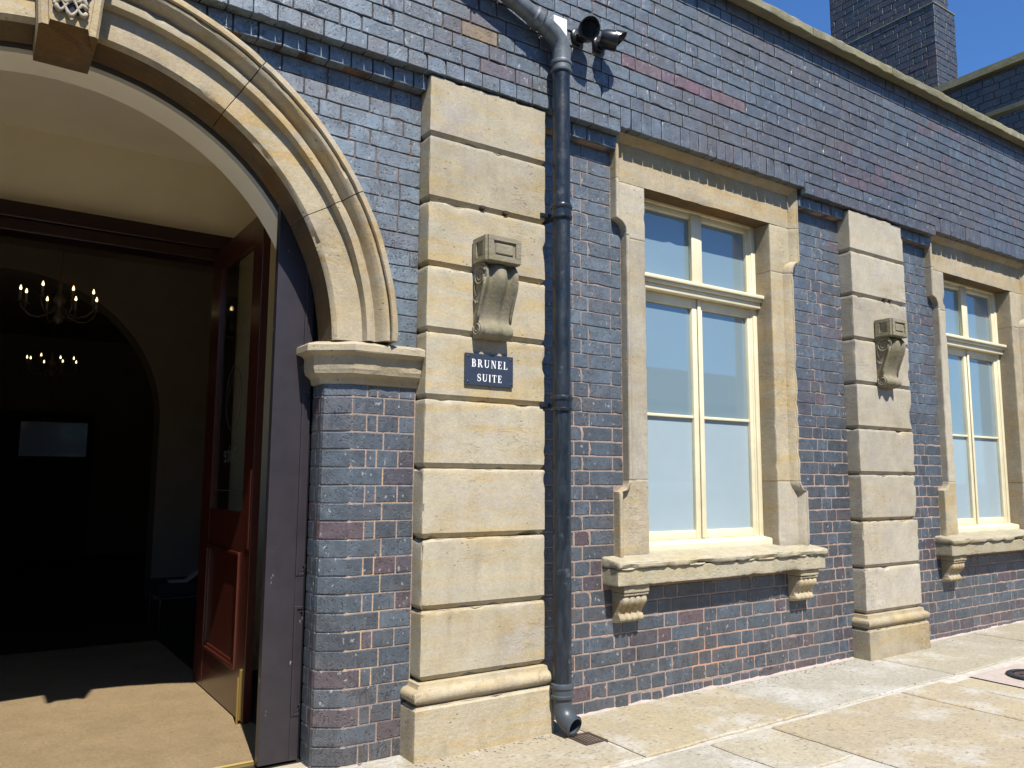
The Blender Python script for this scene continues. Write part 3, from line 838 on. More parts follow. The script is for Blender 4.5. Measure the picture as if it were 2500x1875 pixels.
# ------------------------------------------------------------------ pilasters
PZ = [3.008, 2.706, 2.364, 2.023, 1.686, 1.348, 1.008, .666, .3266, 0.0]
def spiral(c, r0, turns, x, sgn, rad=.007, n=26, start=0.0):
    return [(x, c[0]+sgn*(r0*(1-.78*t/n))*math.cos(start+turns*2*math.pi*t/n), c[1]+(r0*(1-.78*t/n))*math.sin(start+turns*2*math.pi*t/n)) for t in range(n+1)]
def scroll_bracket(x0, name, parent, label):
    """console: panelled block over an S-scroll with a fluted face"""
    w = .208; x1 = x0+w
    br = obj(name, *stone_box(x0, x1, -.141, .004, 2.036, 2.175, .03, .005, amp=.0012, chip=.006, seed=x0), 'sandstone_bracket', parent, auto=38)
    tag(br, label)
    # sunk panels with a raised diamond-cut centre: front and left
    def pan(fn, u0, u1, v0, v1, dep):
        m = MB(); g = .010
        O = [(u0, v0), (u1, v0), (u1, v1), (u0, v1)]; I = [(u0+g, v0+g), (u1-g, v0+g), (u1-g, v1-g), (u0+g, v1-g)]
        J = [(u0+g+.016, v0+g+.016), (u1-g-.016, v0+g+.016), (u1-g-.016, v1-g-.010), (u0+g+.016, v1-g-.010)]
        m.add([fn(a, b, .0025) for a, b in O]+[fn(a, b, .0025) for a, b in I]+[fn(a, b, -.014) for a, b in I]+[fn(a, b, .002) for a, b in J],
              [[i, (i+1) % 4, 4+(i+1) % 4, 4+i] for i in range(4)]+[[4+i, 4+(i+1) % 4, 8+(i+1) % 4, 8+i] for i in range(4)]+[[8+i, 8+(i+1) % 4, 12+(i+1) % 4, 12+i] for i in range(4)]+[[12, 13, 14, 15]])
        return m
    F = MB()
    # frame strips standing proud so that the panel reads as sunk
    for (a, b, c, d) in ((x0+.004, x1-.004, 2.040, 2.066), (x0+.004, x1-.004, 2.145, 2.171), (x0+.004, x0+.036, 2.066, 2.145), (x1-.036, x1-.004, 2.066, 2.145)): F.bbox(a, b, -.151, -.138, c, d, .002)
    F.bbox(x0+.05, x1-.05, -.147, -.138, 2.078, 2.134, .006)
    for (a, b, c, d) in ((-.137, -.012, 2.040, 2.066), (-.137, -.012, 2.145, 2.171), (-.137, -.108, 2.066, 2.145), (-.048, -.012, 2.066, 2.145)): F.bbox(x0-.008, x0+.003, a, b, c, d, .002)
    F.build('block_moulding', 'sandstone_bracket', br)
    prof = [(2.037, -.098), (2.022, -.112), (2.005, -.122), (1.985, -.128), (1.962, -.129), (1.938, -.124), (1.915, -.115), (1.89, -.102), (1.865, -.088), (1.84, -.075), (1.815, -.063), (1.79, -.054), (1.768, -.049), (1.752, -.048), (1.738, -.052), (1.727, -.062), (1.716, -.074), (1.702, -.082), (1.688, -.083), (1.674, -.077), (1.664, -.066), (1.657, -.048), (1.654, -.025), (1.653, .003)]
    NU = 24; v, f = [], []
    bx0, bx1 = x0+.006, x1-.006
    for (z, y) in prof:
        for i in range(NU+1):
            u = i/NU
            hol = .0
            if .07 < u < .36: hol = math.sin(math.pi*(u-.07)/.29)
            elif .64 < u < .93: hol = math.sin(math.pi*(u-.64)/.29)
            cen = math.sin(math.pi*(u-.36)/.28) if .36 < u < .64 else 0
            yy = y*(1-.24*hol)+(-.008*cen if y < -.03 else 0)
            v.append((bx0+(bx1-bx0)*u, min(yy, .003), z+(.004*hol if z < 1.72 else 0)))
    n = NU+1
    for i in range(len(prof)-1):
        for j in range(NU): f.append([i*n+j, i*n+j+1, (i+1)*n+j+1, (i+1)*n+j])
    for c in (0, NU):                      # side cheeks
        base = len(v); v += [(v[c][0], .003, z) for (z, y) in prof]
        for i in range(len(prof)-1): f.append([i*n+c, (i+1)*n+c, base+i+1, base+i])
    obj('scroll', v, f, 'sandstone_bracket', br, auto=50)
    for xs, sg in ((bx0-.001, 1), (bx1+.001, 1)):
        m = MB(); m.tube(spiral((-.068, 1.968), .054, 2.1, xs, -1, start=.4), [.0085-.004*t/26 for t in range(27)], 6)
        m.tube([(xs, -.118, 1.955), (xs, -.108, 1.915), (xs, -.09, 1.87), (xs, -.070, 1.82), (xs, -.054, 1.775), (xs, -.046, 1.74)], .0085, 6)
        m.tube(spiral((-.042, 1.700), .035, 1.8, xs, -1, start=2.6), [.007-.003*t/26 for t in range(27)], 6)
        m.tube([(xs, -.012, 2.0), (xs, -.02, 1.90), (xs, -.03, 1.87)], .006, 6); m.tube([(xs, -.010, 1.86), (xs, -.03, 1.83), (xs, -.045, 1.84)], .005, 6)
        m.build('volute', 'sandstone_bracket', br, smooth=True)
    return br
def pilaster(px, label, mat, seed, basey):
    root = thing('stone_pilaster', (px+PW/2, 0, gz(px)), label, 'pilaster')
    for k in range(1, 10):
        zt, zb = PZ[k-1]-(.0215 if k > 1 else 0), PZ[k]-.019
        add_stone('stone_block', mat, root, px+random.uniform(-.002, .002), px+PW+random.uniform(-.002, .002), random.uniform(-.0015, .0015), .16, zb, zt, res=.035, r=.003, bot=.024, top=.007 if k > 1 else 0, chip=.016 if k < 6 else .032, seed=seed+k*1.3)
    # base: roll moulding and plinth
    x0, x1 = px-.052, px+PW+.024
    prof = [(0, -.0225), (.010, -.026), (.012, -.040), (.016, -.048), (.036, -.052), (.048, -.064), (.052, -.080), (.047, -.096), (.034, -.108), (.02, -.114), (.018, -.122)]
    path = [(px, .12), (px, .06), (px, .002)] + [(px+PW*t/14, .002) for t in range(1, 14)] + [(px+PW, .002), (px+PW, .06), (px+PW, .12)]
    v, f = [], []; n = len(path)
    for (d, z) in prof:
        for q in offset_path([(a, b) for a, b in path[::-1]], d*basey):
            p = (q.x, q.y, z); e = max(0, nz(p, 6, seed)-.25)*.05*(1 if .03 < d else .3)+nz(p, 20, seed)*.002
            v.append((q.x, q.y+e, z-e*.3))
    for i in range(len(prof)-1):
        for j in range(n-1): f.append([i*n+j, i*n+j+1, (i+1)*n+j+1, (i+1)*n+j])
    f.append([i for i in range(n)])
    obj('base_moulding', v, f, 'sandstone_worn', root, auto=40)
    add_stone('plinth', 'sandstone_worn', root, px-.047*basey, px+PW+.026, -.048*basey, .16, -.46, -.123, res=.035, r=.006, top=.012, chip=.02, seed=seed+20)
    return root
pa = pilaster(P1, 'near banded sandstone pilaster with scroll bracket, beside the doorway arch', 'sandstone', 1.0, 1.0)
pb = pilaster(P2, 'far banded sandstone pilaster with scroll bracket, between the two windows', 'sandstone_pale', 40.0, .8)
scroll_bracket(P1+.263, 'scroll_bracket', pa, 'weathered scroll bracket above the name plaque')
scroll_bracket(P2+.263, 'scroll_bracket', pb, 'weathered scroll bracket without a plaque below it')
for (px, xs, z, root) in ((P1, (.318, .465), PZ[2], pa), (P2, (.42, .50), PZ[2], pb)):
    for x in xs:
        MB().bbox(px+x-.013, px+x+.013, -.012, .03, z-.014, z+.006, .003).build('iron_stub', 'rust', root)

# ------------------------------------------------------------------ windows
FT = [(0, .052), (.004, .046), (.016, .045), (.020, .051), (.030, .056), (.045, .072), (.058, .087), (.062, .093), (.068, .090)]
def fd(d):
    if d >= .068: return .09
    for (a, b), (c, e) in zip(FT, FT[1:]):
        if d <= c: return b+(e-b)*(d-a)/(c-a)
    return .09
DS = [a for a, b in FT]
def window(off, label, group, seed):
    root = thing('window', (2.18+off, .1, .35), label, 'window', group)
    def xo(z):
        if z >= 2.51: return 1.30
        if z > 2.43: t = (z-2.43)/.08; return 1.30+.08*math.sqrt(max(0, 1-t*t))
        if z >= .945: return 1.38
        if z > .868: t = (.945-z)/.077; return 1.38-.075*(1-math.sqrt(max(0, 1-t*t)))
        return 1.305
    def jamb(z0, z1, side, name='jamb_stone', sd=0):
        zs = [z0, z0+.006]; z = z0
        while z < z1-.02:
            fine = (2.41 < z < 2.53) or (.85 < z < .96); z += .008 if fine else .04
            if z < z1-.012: zs.append(z)
        zs += [z1-.006, z1]
        v, f = [], []; cols = None
        for i, z in enumerate(zs):
            x_ = xo(min(max(z, z0+.001), z1-.001)); row = []
            edge = .0025 if i in (0, len(zs)-1) else 0
            row.append((x_, .13)); row.append((x_, .10)); row.append((x_, .075))
            for d in DS: row.append((x_+d, fd(d)+edge))
            for t in (.25, .5, .75): a = x_+.068; row.append((a+(1.567-a)*t, .09+edge))
            row += [(1.567, .09+edge), (1.573, .093), (1.575, .10), (1.575, .16), (1.575, .27)]
            for j, (x, y) in enumerate(row):
                p = (x, y, z+off); e = nz(p, 11, seed+sd)*.0015+nz(p, 36, seed)*.0009
                if j in (3, 4, 5, 6): e -= max(0, nz((x, 0, z), 13, seed+sd)-.15)*.022
                if 15 <= j <= 17: e -= max(0, nz((x, 0, z), 11, seed+sd+4)-.22)*.022
                xx = x+(max(0, -e)*.6 if j < 8 else -max(0, -e)*.2)
                xx = xx+off if side > 0 else 4.36-xx+off
                v.append((xx, y-e if y < .2 else y, z))
            cols = len(row)
        for i in range(len(zs)-1):
            for j in range(cols-1): f.append([i*cols+j, i*cols+j+1, (i+1)*cols+j+1, (i+1)*cols+j])
        f += [list(range(cols)), [(len(zs)-1)*cols+j for j in range(cols)][::-1]]
        o = obj(name, v, f, 'sandstone_worn' if sd != 2 else 'sandstone_pale', root, auto=24); o.data.materials.append(MATS['sandstone_grime_shade'])
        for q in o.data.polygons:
            if q.center.y+.1 > .11 and abs(q.normal.x) > .8 and abs(q.center.x) < .64: q.material_index = 1  # reveal faces take the grime with shade in its colour
    for s in (1, -1):
        jamb(2.4205, 2.764, s, sd=2 if s > 0 else 5); jamb(.938, 2.4175, s, sd=1+s); jamb(.492, .935, s, sd=3+s)
    # lintel
    xs = [1.30+d for d in DS]+[1.375+(2.985-1.375)*t/26 for t in range(27)]+[3.06-d for d in reversed(DS)]
    zs = [2.767, 2.772, 2.79, 2.82, 2.86, 2.90, 2.94, 2.975]+[3.075-d for d in reversed(DS)]
    zs = sorted(set(round(z, 5) for z in zs)); v, f = [], []
    for z in zs:
        for x in xs:
            d = min(x-1.30, 3.06-x, 3.075-z); p = (x+off, 0, z); e = nz(p, 9, seed)*.0015+nz(p, 30, seed)*.001
            e -= max(0, nz(p, 10, seed+9)-.25)*.018*(1 if z < 2.775 else .15)
            v.append((x+off, fd(d)-e, z))
    n = len(xs); f = [[i*n+j, i*n+j+1, (i+1)*n+j+1, (i+1)*n+j] for i in range(len(zs)-1) for j in range(n-1)]
    b = len(v); v += [(x+off, .27, 2.767) for x in xs]; f += [[j, j+1, b+j+1, b+j] for j in range(n-1)]
    for c in (0, n-1):
        b = len(v); v += [(xs[c]+off, .13, z) for z in zs]; f += [[i*n+c, (i+1)*n+c, b+i+1, b+i] for i in range(len(zs)-1)]
    b = len(v); v += [(x+off, .13, 3.075) for x in xs]; t = (len(zs)-1)*n; f += [[t+j, t+j+1, b+j+1, b+j] for j in range(n-1)]
    o = obj('lintel', v, f, 'sandstone_arch', root, auto=24); o.data.materials.append(MATS['sandstone_soot_shade'])
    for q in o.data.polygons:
        if abs(q.normal.z) > .9 and q.center.z+.35 < 2.78: q.material_index = 1  # soffit gets the stained stone that has shade mixed into its colour
    # sill: eroded lip over a plain fascia
    def erode(p):
        if p.z < .437: return p
        e = (max(0, nz((p.x, 0, 0), 5, seed+2)-.02)*.05+max(0, nz((p.x, 0, 0), 19, seed+4)-.1)*.03)*(1 if p.y < .0 else 0)*(1 if p.z < .46 else .35)
        return Vector((p.x, p.y+e*.7, p.z+(.022*(p.y+.055)/.15 if p.z > .46 else 0)+e*.35))
    m = MB(); m.add(*stone_box(1.215+off, 3.105+off, -.034, .14, .343, .4365, .03, .006, chip=.014, seed=seed+5))
    m.add(*stone_box(1.209+off, 3.111+off, -.056, .14, .437, .476, .03, .014, amp=.004, chip=.03, chipf=15, seed=seed+6, warp=erode))
    m.build('sill', 'sandstone_sill', root, auto=26)
    for xb in (1.278, 2.862):
        sb = MB(); x0, x1 = xb+off, xb+off+.196
        sb.add(*stone_box(x0, x1, -.012, .12, .300, .3425, .03, .004, chip=.008, seed=seed+xb)); sb.add(*stone_box(x0+.003, x1-.003, -.005, .12, .283, .2995, .03, .004, seed=seed+xb+1))
        prof = [(.283, .012), (.272, .0), (.258, -.004), (.243, -.001), (.228, .010), (.213, .023), (.20, .034), (.186, .042), (.178, .043), (.170, .034), (.160, .026), (.149, .024), (.139, .03), (.131, .042), (.127, .06), (.126, .102)]
        v, f = [], []; NU = 32
        for (z, y) in prof:
            for i in range(NU+1):
                u = i/NU; y2 = y+(.012*(1-abs(math.sin(u*4*math.pi)))**1.5 if y < .09 else 0); v.append((x0+.006+(x1-x0-.012)*u, y2+nz((u*3, y, z+xb), 30, seed)*.003, z))
        n = NU+1
        f = [[i*n+j, i*n+j+1, (i+1)*n+j+1, (i+1)*n+j] for i in range(len(prof)-1) for j in range(NU)]
        for c in (0, NU):
            b = len(v); v += [(v[c][0], .104, z) for z, y in prof]; f += [[i*n+c, (i+1)*n+c, b+i+1, b+i] for i in range(len(prof)-1)]
        sb.add(v, f); sb.build('sill_bracket', 'sandstone_worn', root, auto=45)
    # timber frame
    xa, xb = 1.576+off, 2.784+off
    fm = MB(); fm.bbox(xa, xa+.042, .222, .285, .55, 2.80, .004); fm.bbox(xb-.042, xb, .222, .285, .55, 2.80, .004); fm.bbox(xa+.042, xb-.042, .222, .285, 2.752, 2.80, .004)
    fm.bbox(xa+.01, xa+.056, .232, .28, .56, 2.79, .003); fm.bbox(xb-.056, xb-.01, .232, .28, .56, 2.79, .003)
    fm.build('frame', 'cream_paint', root, auto=40)
    tr = MB(); tr.bbox(xa+.001, xb-.001, .150, .285, 2.222, 2.248, .005); tr.bbox(xa+.001, xb-.001, .166, .285, 2.200, 2.2215, .005); tr.bbox(xa+.001, xb-.001, .186, .285, 2.158, 2.1995, .006)
    tr.build('transom', 'cream_paint', root, auto=40)
    cl = MB(); cl.prism_x([(.158, .482), (.150, .487), (.150, .538), (.158, .547), (.24, .560), (.29, .560), (.29, .482)], xa+.001, xb-.001)
    cl.build('wooden_cill', 'cream_paint', root)
    def sash(name, x0, x1, z0, z1, st, tr_, br_, bars=(), y0=.236):
        s = MB(); s.bbox(x0, x0+st, y0, .28, z0, z1, .004); s.bbox(x1-st, x1, y0, .28, z0, z1, .004)
        s.bbox(x0+st, x1-st, y0+.001, .28, z1-tr_, z1, .004); s.bbox(x0+st, x1-st, y0+.001, .28, z0, z0+br_, .004)
        o = s.build(name, 'cream_paint', root, auto=40); zz = [z0+br_]+[q for b in bars for q in (b-.009, b+.009)]+[z1-tr_]
        for b in bars: MB().bbox(x0+st, x1-st, y0+.006, .278, b-.009, b+.009, .003).build('glazing_bar', 'cream_paint', o, auto=40)
        for a, c in zip(zz[::2], zz[1::2]): MB().box(x0+st-.004, x1-st+.004, .262, .268, a-.004, c+.004).build('pane', 'frosted_pane_lower' if c < 1.4 else 'frosted_pane', o)
        return o
    c = 2.183+off
    sash('fanlight', xa+.043, c-.0005, 2.249, 2.751, .040, .036, .010); sash('fanlight', c+.0005, xb-.043, 2.249, 2.751, .040, .036, .010)
    MB().bbox(c-.05, c+.05, .226, .2355, 2.249, 2.752, .004).build('mullion', 'cream_paint', root, auto=40)
    sash('casement', xa+.043, c-.003, .561, 2.157, .046, .066, .054, (1.355,)); sash('casement', c+.003, xb-.043, .561, 2.157, .046, .066, .054, (1.355,))
    MB().bbox(c-.004, c+.026, .224, .2355, .562, 2.156, .006).build('meeting_bead', 'cream_paint', root, auto=40)
    return root
window(0.0, 'cream timber window in an eared stone surround, between drainpipe and far pilaster', 'stone framed windows', 2.0)
window(WOFF, 'cream timber window in an eared stone surround, cut by the right edge of the photo', 'stone framed windows', 17.0)

# ------------------------------------------------------------------ name plaque
sg = thing('name_plaque', (.365, 0, 1.412), 'dark blue plaque lettered BRUNEL SUITE in white, screwed to the near pilaster', 'sign')
SX0, SX1, SZ0, SZ1, SY = .219, .512, 1.412, 1.576, -.0125
MB().bbox(SX0, SX1, SY, -.002, SZ0, SZ1, .0015).build('plate', 'sign_blue', sg)
for x in (SX0+.016, SX1-.016):
    for z in (SZ0+.017, SZ1-.016):
        MB().lathe((x, SY, z), [(.0062, 0), (.0058, -.0018), (.003, -.003), (.0001, -.0032)], 14, 'y').build('screw', 'screw', sg, smooth=True)
def glyph(ch):
    """serif capitals on a 1-high grid: list of convex polygons, and the width"""
    T, t, s = .15, .055, .045           # thick stem, thin stroke, serif height
    def rc(a, b, c, d): return [(a, b), (c, b), (c, d), (a, d)]
    def serif(cx, y, w, up): return rc(cx-w/2, 0, cx+w/2, s*.7) if not up else rc(cx-w/2, 1-s*.7, cx+w/2, 1)
    def bowl(x, y0, y1, rx, thick, a0=-90, a1=90, n=10, tv=t):
        cy_, ry = (y0+y1)/2, (y1-y0)/2; P = []
        for k in range(n):
            q = []
            for a in (a0+(a1-a0)*k/n, a0+(a1-a0)*(k+1)/n):
                c, d = math.cos(R(a)), math.sin(R(a)); q.append(((x+rx*c, cy_+ry*d), (x+(rx-thick)*c, cy_+(ry-tv)*d)))
            P.append([q[0][0], q[1][0], q[1][1], q[0][1]])
        return P
    if ch == 'I': return [rc(.1, 0, .1+T, 1), serif(.175, 0, .33, 0), serif(.175, 0, .33, 1)], .36
    if ch == 'L': return [rc(.1, 0, .1+T, 1), serif(.175, 0, .33, 1), rc(.02, 0, .60, t), rc(.55, 0, .61, .26)], .64
    if ch == 'E': return [rc(.1, 0, .1+T, 1), rc(.02, 0, .60, t), rc(.02, 1-t, .57, 1), rc(.25, .49, .48, .49+t), rc(.54, 0, .60, .25), rc(.51, .76, .57, 1), rc(.43, .40, .48, .64)], .66
    if ch == 'T': return [rc(.28, 0, .28+T, 1), rc(.17, 0, .54, s*.7), rc(.02, 1-t, .69, 1), rc(.02, .76, .07, 1), rc(.64, .76, .69, 1)], .72
    if ch == 'N': return [rc(.12, 0, .12+t, 1), rc(.66, 0, .66+t, 1), [(.10, 1), (.30, 1), (.72, 0), (.62, 0)], serif(.15, 0, .26, 0), rc(.0, 1-s*.7, .25, 1), serif(.69, 0, .26, 1)], .84
    if ch == 'U': return [rc(.10, .3, .10+T, 1), rc(.64, .3, .64+t, 1), serif(.175, 0, .32, 1), serif(.667, 0, .26, 1)] + bowl(.3975, 0, .62, .2975, T*.7, 180, 360, 12, .08), .82
    if ch == 'B': return [rc(.1, 0, .1+T, 1), rc(.02, 0, .36, t), rc(.02, 1-t, .34, 1), rc(.2, .49, .36, .49+t)] + bowl(.34, .49, 1, .24, T*.9) + bowl(.36, 0, .49+t, .27, T*.95), .68
    if ch == 'R': return [rc(.1, 0, .1+T, 1), serif(.175, 0, .33, 0), rc(.02, 1-t, .34, 1), rc(.2, .46, .36, .46+t), [(.34, .48), (.48, .48), (.76, 0), (.58, 0)], rc(.58, 0, .80, s*.7)] + bowl(.34, .46, 1, .25, T*.95), .78
    if ch == 'S':
        P, pts = [], []
        for k in range(25):
            u = k/24; 
            if u < .5: a = R(35+(270-35)*u/.5); c = (.28+.21*math.cos(a), .745+.225*math.sin(a))
            else: a = R(90-(90+145)*(u-.5)/.5); c = (.28+.235*math.cos(a), .265+.235*math.sin(a))
            pts.append(c)
        for k in range(24):
            a, b = Vector(pts[k]), Vector(pts[k+1]); d = (b-a); 
            if d.length < 1e-4: continue
            d.normalize(); n_ = Vector((-d.y, d.x)); w = .03+.05*math.exp(-((k-12)/5.0)**2)
            P.append([tuple(a+n_*w-d*.01), tuple(b+n_*w+d*.01), tuple(b-n_*w+d*.01), tuple(a-n_*w-d*.01)])
        return P + [rc(.46, .68, .51, .97), rc(.03, .03, .08, .32)], .60
def lettering(word, xc, z0, h, sp):
    gl = [glyph(c) for c in word]; tot = sum(w for _, w in gl)*h + sp*(len(word)-1); x = xc-tot/2; lv = 0
    for (P, w), ch in zip(gl, word):
        m = MB()
        for q in P:
            lv += 1; y = SY-.0006-.000012*(lv % 40); n = len(q)
            m.add([(x+a*h, y, z0+b*h) for a, b in q]+[(x+a*h, SY+.0005, z0+b*h) for a, b in q], [list(range(n))]+[[i, (i+1) % n, n+(i+1) % n, n+i] for i in range(n)])
        m.build('letter', 'sign_white', sg); x += w*h+sp
lettering('BRUNEL', .366, 1.5065, .040, .0085); lettering('SUITE', .366, 1.434, .038, .0075)

# ------------------------------------------------------------------ drainpipe
dp = thing('drainpipe', (.779, -.085, -.34), 'black painted drainpipe with elbow at its top, running down beside the near pilaster', 'drainpipe')
PX, PY, PR = .779, -.085, .049
MB().tube([(PX, PY, -.10), (PX, PY, 3.30)], PR, 28, True).build('pipe', 'iron_black', dp, auto=40)
bend = [(PX, PY, 3.24), (PX, PY, 3.33), (PX-.004, PY, 3.37), (PX-.022, PY, 3.405), (PX-.055, PY, 3.432), (PX-.095, PY, 3.452)]
MB().tube(bend, PR+.003, 28).build('elbow', 'pipe_weathered', dp, auto=50)
d = Vector((-.40, 0, .155)).normalized(); q0 = Vector(bend[-1])
MB().tube([q0-d*.02, q0+d*2.2], PR, 28).build('upper_pipe', 'pipe_weathered', dp, auto=50)
def collar(z, h=.085, mat='iron_black'):
    MB().lathe((PX, PY, z), [(PR, -.002), (PR+.010, 0), (PR+.012, .006), (PR+.012, .014), (PR+.006, .018), (PR+.006, h-.03), (PR+.011, h-.026), (PR+.013, h-.016), (PR+.010, h-.006), (PR, h)], 28).build('collar', mat, dp, auto=35)
collar(2.36); collar(1.30); collar(3.215, .07, 'pipe_weathered'); collar(-.175, .075, 'plastic_grey')
for z in (2.385, 1.325):
    m = MB(); m.bbox(PX-.085, PX+.085, -.010, -.002 if False else .0, z, z+.022, .002)
    m.bbox(PX-.03, PX+.03, PY+.03, .098, z+.002, z+.02, .002); m.build('holderbat', 'iron_black', dp)
for s in range(3):
    p = q0+d*(.05+.42*s)
    MB().tube([p, p+d*.012, p+d*.013, p+d*.05, p+d*.051, p+d*.063], [PR+.002, PR+.011, PR+.006, PR+.006, PR+.011, PR+.002], 28).build('coupling', 'pipe_weathered', dp, auto=35)
shoe = [(PX, PY, -.165), (PX, PY, -.20), (PX, PY-.006, -.235), (PX+.002, PY-.022, -.265), (PX+.006, PY-.05, -.288), (PX+.010, PY-.085, -.300)]
m = MB(); m.tube(shoe, [PR+.001, PR+.001, PR+.002, PR+.003, PR+.003, PR+.003], 28, False)
m.tube([(p[0], p[1], p[2]) for p in shoe[::-1]], [PR-.006]*6, 28, False); m.tube([shoe[-1], (shoe[-1][0]+.0015, shoe[-1][1]-.008, shoe[-1][2]-.002)], [PR+.006, PR-.006], 28, False)
m.build('shoe', 'plastic_grey', dp, auto=50)

# ------------------------------------------------------------------ security lamps and box on the upper wall
def cam_unit(x, z, aim, label):
    root = thing('security_camera', (x, UP, z), label, 'camera', 'pair of black security cameras')
    a = Vector(aim).normalized(); b = Vector((x, UP, z)); c = b+Vector((0, -.10, -.012))
    MB().lathe((x, UP-.0, z), [(.0001, -.026), (.040, -.026), (.048, -.020), (.050, -.006), (.050, .0)], 24, 'y').build('base', 'plastic_black', root, auto=40)
    MB().tube([b, b+Vector((0, -.06, -.004))], .024, 14).build('neck', 'plastic_black', root, auto=40)
    p = [c-a*.055, c-a*.05, c-a*.02, c+a*.02, c+a*.05, c+a*.052]
    MB().tube(p, [.03, .046, .056, .058, .058, .054], 26).build('housing', 'plastic_black', root, auto=40)
    up = Vector((0, 0, 1)); rt = a.cross(up).normalized(); u2 = rt.cross(a)
    v, f = [], []; n = 20
    for t, r in ((.03, .064), (.095, .062), (.095, .058), (.03, .060)):
        for k in range(n+1):
            an = R(-35+250*k/n); L = t if t < .05 else .05+.045*max(0, math.sin(an))
            v.append(c+a*L+rt*math.cos(an)*r+u2*math.sin(an)*r)
    for i in range(3):
        for k in range(n): f.append([i*(n+1)+k, i*(n+1)+k+1, (i+1)*(n+1)+k+1, (i+1)*(n+1)+k])
    f += [[3*(n+1)+k, 3*(n+1)+k+1, k+1, k] for k in range(n)]
    obj('sun_shield', v, f, 'plastic_black', root, auto=40)
    MB().tube([c+a*.0525, c+a*.0535], .046, 24).build('lens_cover', 'lens_glass', root)
    MB().tube([c+a*.054, c+a*.057], .018, 16).build('lens', 'lens_glass', root)
cam_unit(.948, 3.515, (-.45, -.85, -.25), 'left of the pair of black security cameras, facing the viewer')
cam_unit(1.112, 3.522, (.80, -.55, -.22), 'right of the pair of black security cameras, turned to the far end')
jb = thing('junction_box', (.80, UP, 3.47), 'small white plastic box behind the drainpipe elbow', 'box')
MB().bbox(.752, .846, -.055, UP+.004, 3.468, 3.575, .004).build('case', 'white_plastic', jb); MB().bbox(.756, .842, -.059, -.0555, 3.472, 3.571, .003).build('lid', 'white_plastic', jb)

# ------------------------------------------------------------------ chimney and cross wing behind the coping
ch = thing('chimney', (7.68, 1.9, 4.2), 'tall dark blue brick chimney stack standing behind the parapet', 'chimney')
def box_bricks(root, x0, x1, y0, y1, z0, z1, faces, limit=150, tint=1.0, seed=0):
    """courses of separate bricks on the left (-x) and front (-y) faces of a block"""
    rnd = random.Random(seed); items = []
    z = z0; k = 0
    while z < z1-.02:
        if 'L' in faces:
            y = y0-(.0 if k % 2 else .06); i = k
            while y < y1:
                L = .222 if i % 2 == 0 else .1065; i += 1; a, b = max(y, y0), min(y+L, y1)
                if b-a > .03: items.append(('L', a, b, z))
                y += L+.008
        if 'F' in faces:
            x = x0-(.06 if k % 2 else 0); i = k
            while x < x1:
                L = .222 if i % 2 == 0 else .1065; i += 1; a, b = max(x, x0+.001), min(x+L, x1)
                if b-a > .03: items.append(('F', a, b, z))
                x += L+.008
        z += .085; k += 1
    def seen(it):
        f, a, b, z = it; p = pix(x0, (a+b)/2, z) if f == 'L' else pix((a+b)/2, y0, z)
        return (b-a)/p[2] if p and 0 < p[0] < 2500 and -20 < p[1] < 1875 else 0
    items.sort(key=lambda q: -seen(q)); V, F, C = [], [], []
    for j, (f, a, b, z) in enumerate(items):
        c = tuple(q*tint for q in brick_col(9, z, True)); e = rnd.uniform(-.002, .002)
        kind = 's' if b-a > .15 else 'h' if b-a > .07 else 'q'; mi = rnd.randrange(len(BM[kind][2])); L = BM[kind][0]
        if j < limit and seen((f, a, b, z)):
            o = bpy.data.objects.new('brick', BM[kind][2][mi]); o.color = (*c, 1); o.scale = ((b-a)/L, 1, 1)
            if f == 'L': o.rotation_euler = (0, 0, -math.pi/2); o.location = Vector((x0+e, (a+b)/2, z+BH/2))-parent_loc(root)
            else: o.location = Vector(((a+b)/2, y0+e, z+BH/2))-parent_loc(root)
            link(o, root)
        else:
            n = len(V)
            for p in BM[kind][1][mi][0]:
                px = p[0]*(b-a)/L
                V.append((x0+e+p[1], (a+b)/2-px, z+BH/2+p[2]) if f == 'L' else ((a+b)/2+px, y0+e+p[1], z+BH/2+p[2])); C.append((*c, 1))
            F.extend([[i+n for i in q] for q in BM[kind][1][mi][1]])
    if V:
        o = obj('brickwork', V, F, 'brick_far', root); o['kind'] = 'stuff'
        at = o.data.color_attributes.new('bcol', 'FLOAT_COLOR', 'POINT'); at.data.foreach_set('color', [q for c in C for q in c])
box_bricks(ch, 7.45, 7.935, 1.2, 2.62, 4.0, 6.71, 'LF', 150, .48, 3)
MB().box(7.457, 7.928, 1.207, 2.62, 4.0, 6.71).build('mortar', 'mortar_up', ch)
MB().prism_x([(1.192, 6.712), (1.192, 6.724), (2.628, 6.724), (2.628, 6.712)], 7.442, 7.94).build('weathering', 'coping_stone', ch)
box_bricks(ch, 7.464, 7.835, 1.214, 2.60, 6.726, 8.4, 'LF', 140, .48, 5)
MB().box(7.471, 7.83, 1.221, 2.60, 6.725, 8.4).build('mortar', 'mortar_up', ch)
wg = thing('cross_wing', (9, 1.2, -.3), 'taller dark brick wing with stone coping beyond the far end of the wall', 'building')
WX = 7.2
box_bricks(wg, WX, WX+4, -.03, 3.6, 4.10, 5.40, 'L', 170, .65, 8)
m = MB().box(WX+.007, WX+4, -.03, 3.6, -.5, 5.40); m.build('mortar', 'mortar_up', wg)
box_bricks(wg, WX, WX+1.2, -.037, 3.6, -.36, 4.10, 'F', 60, .95, 9)
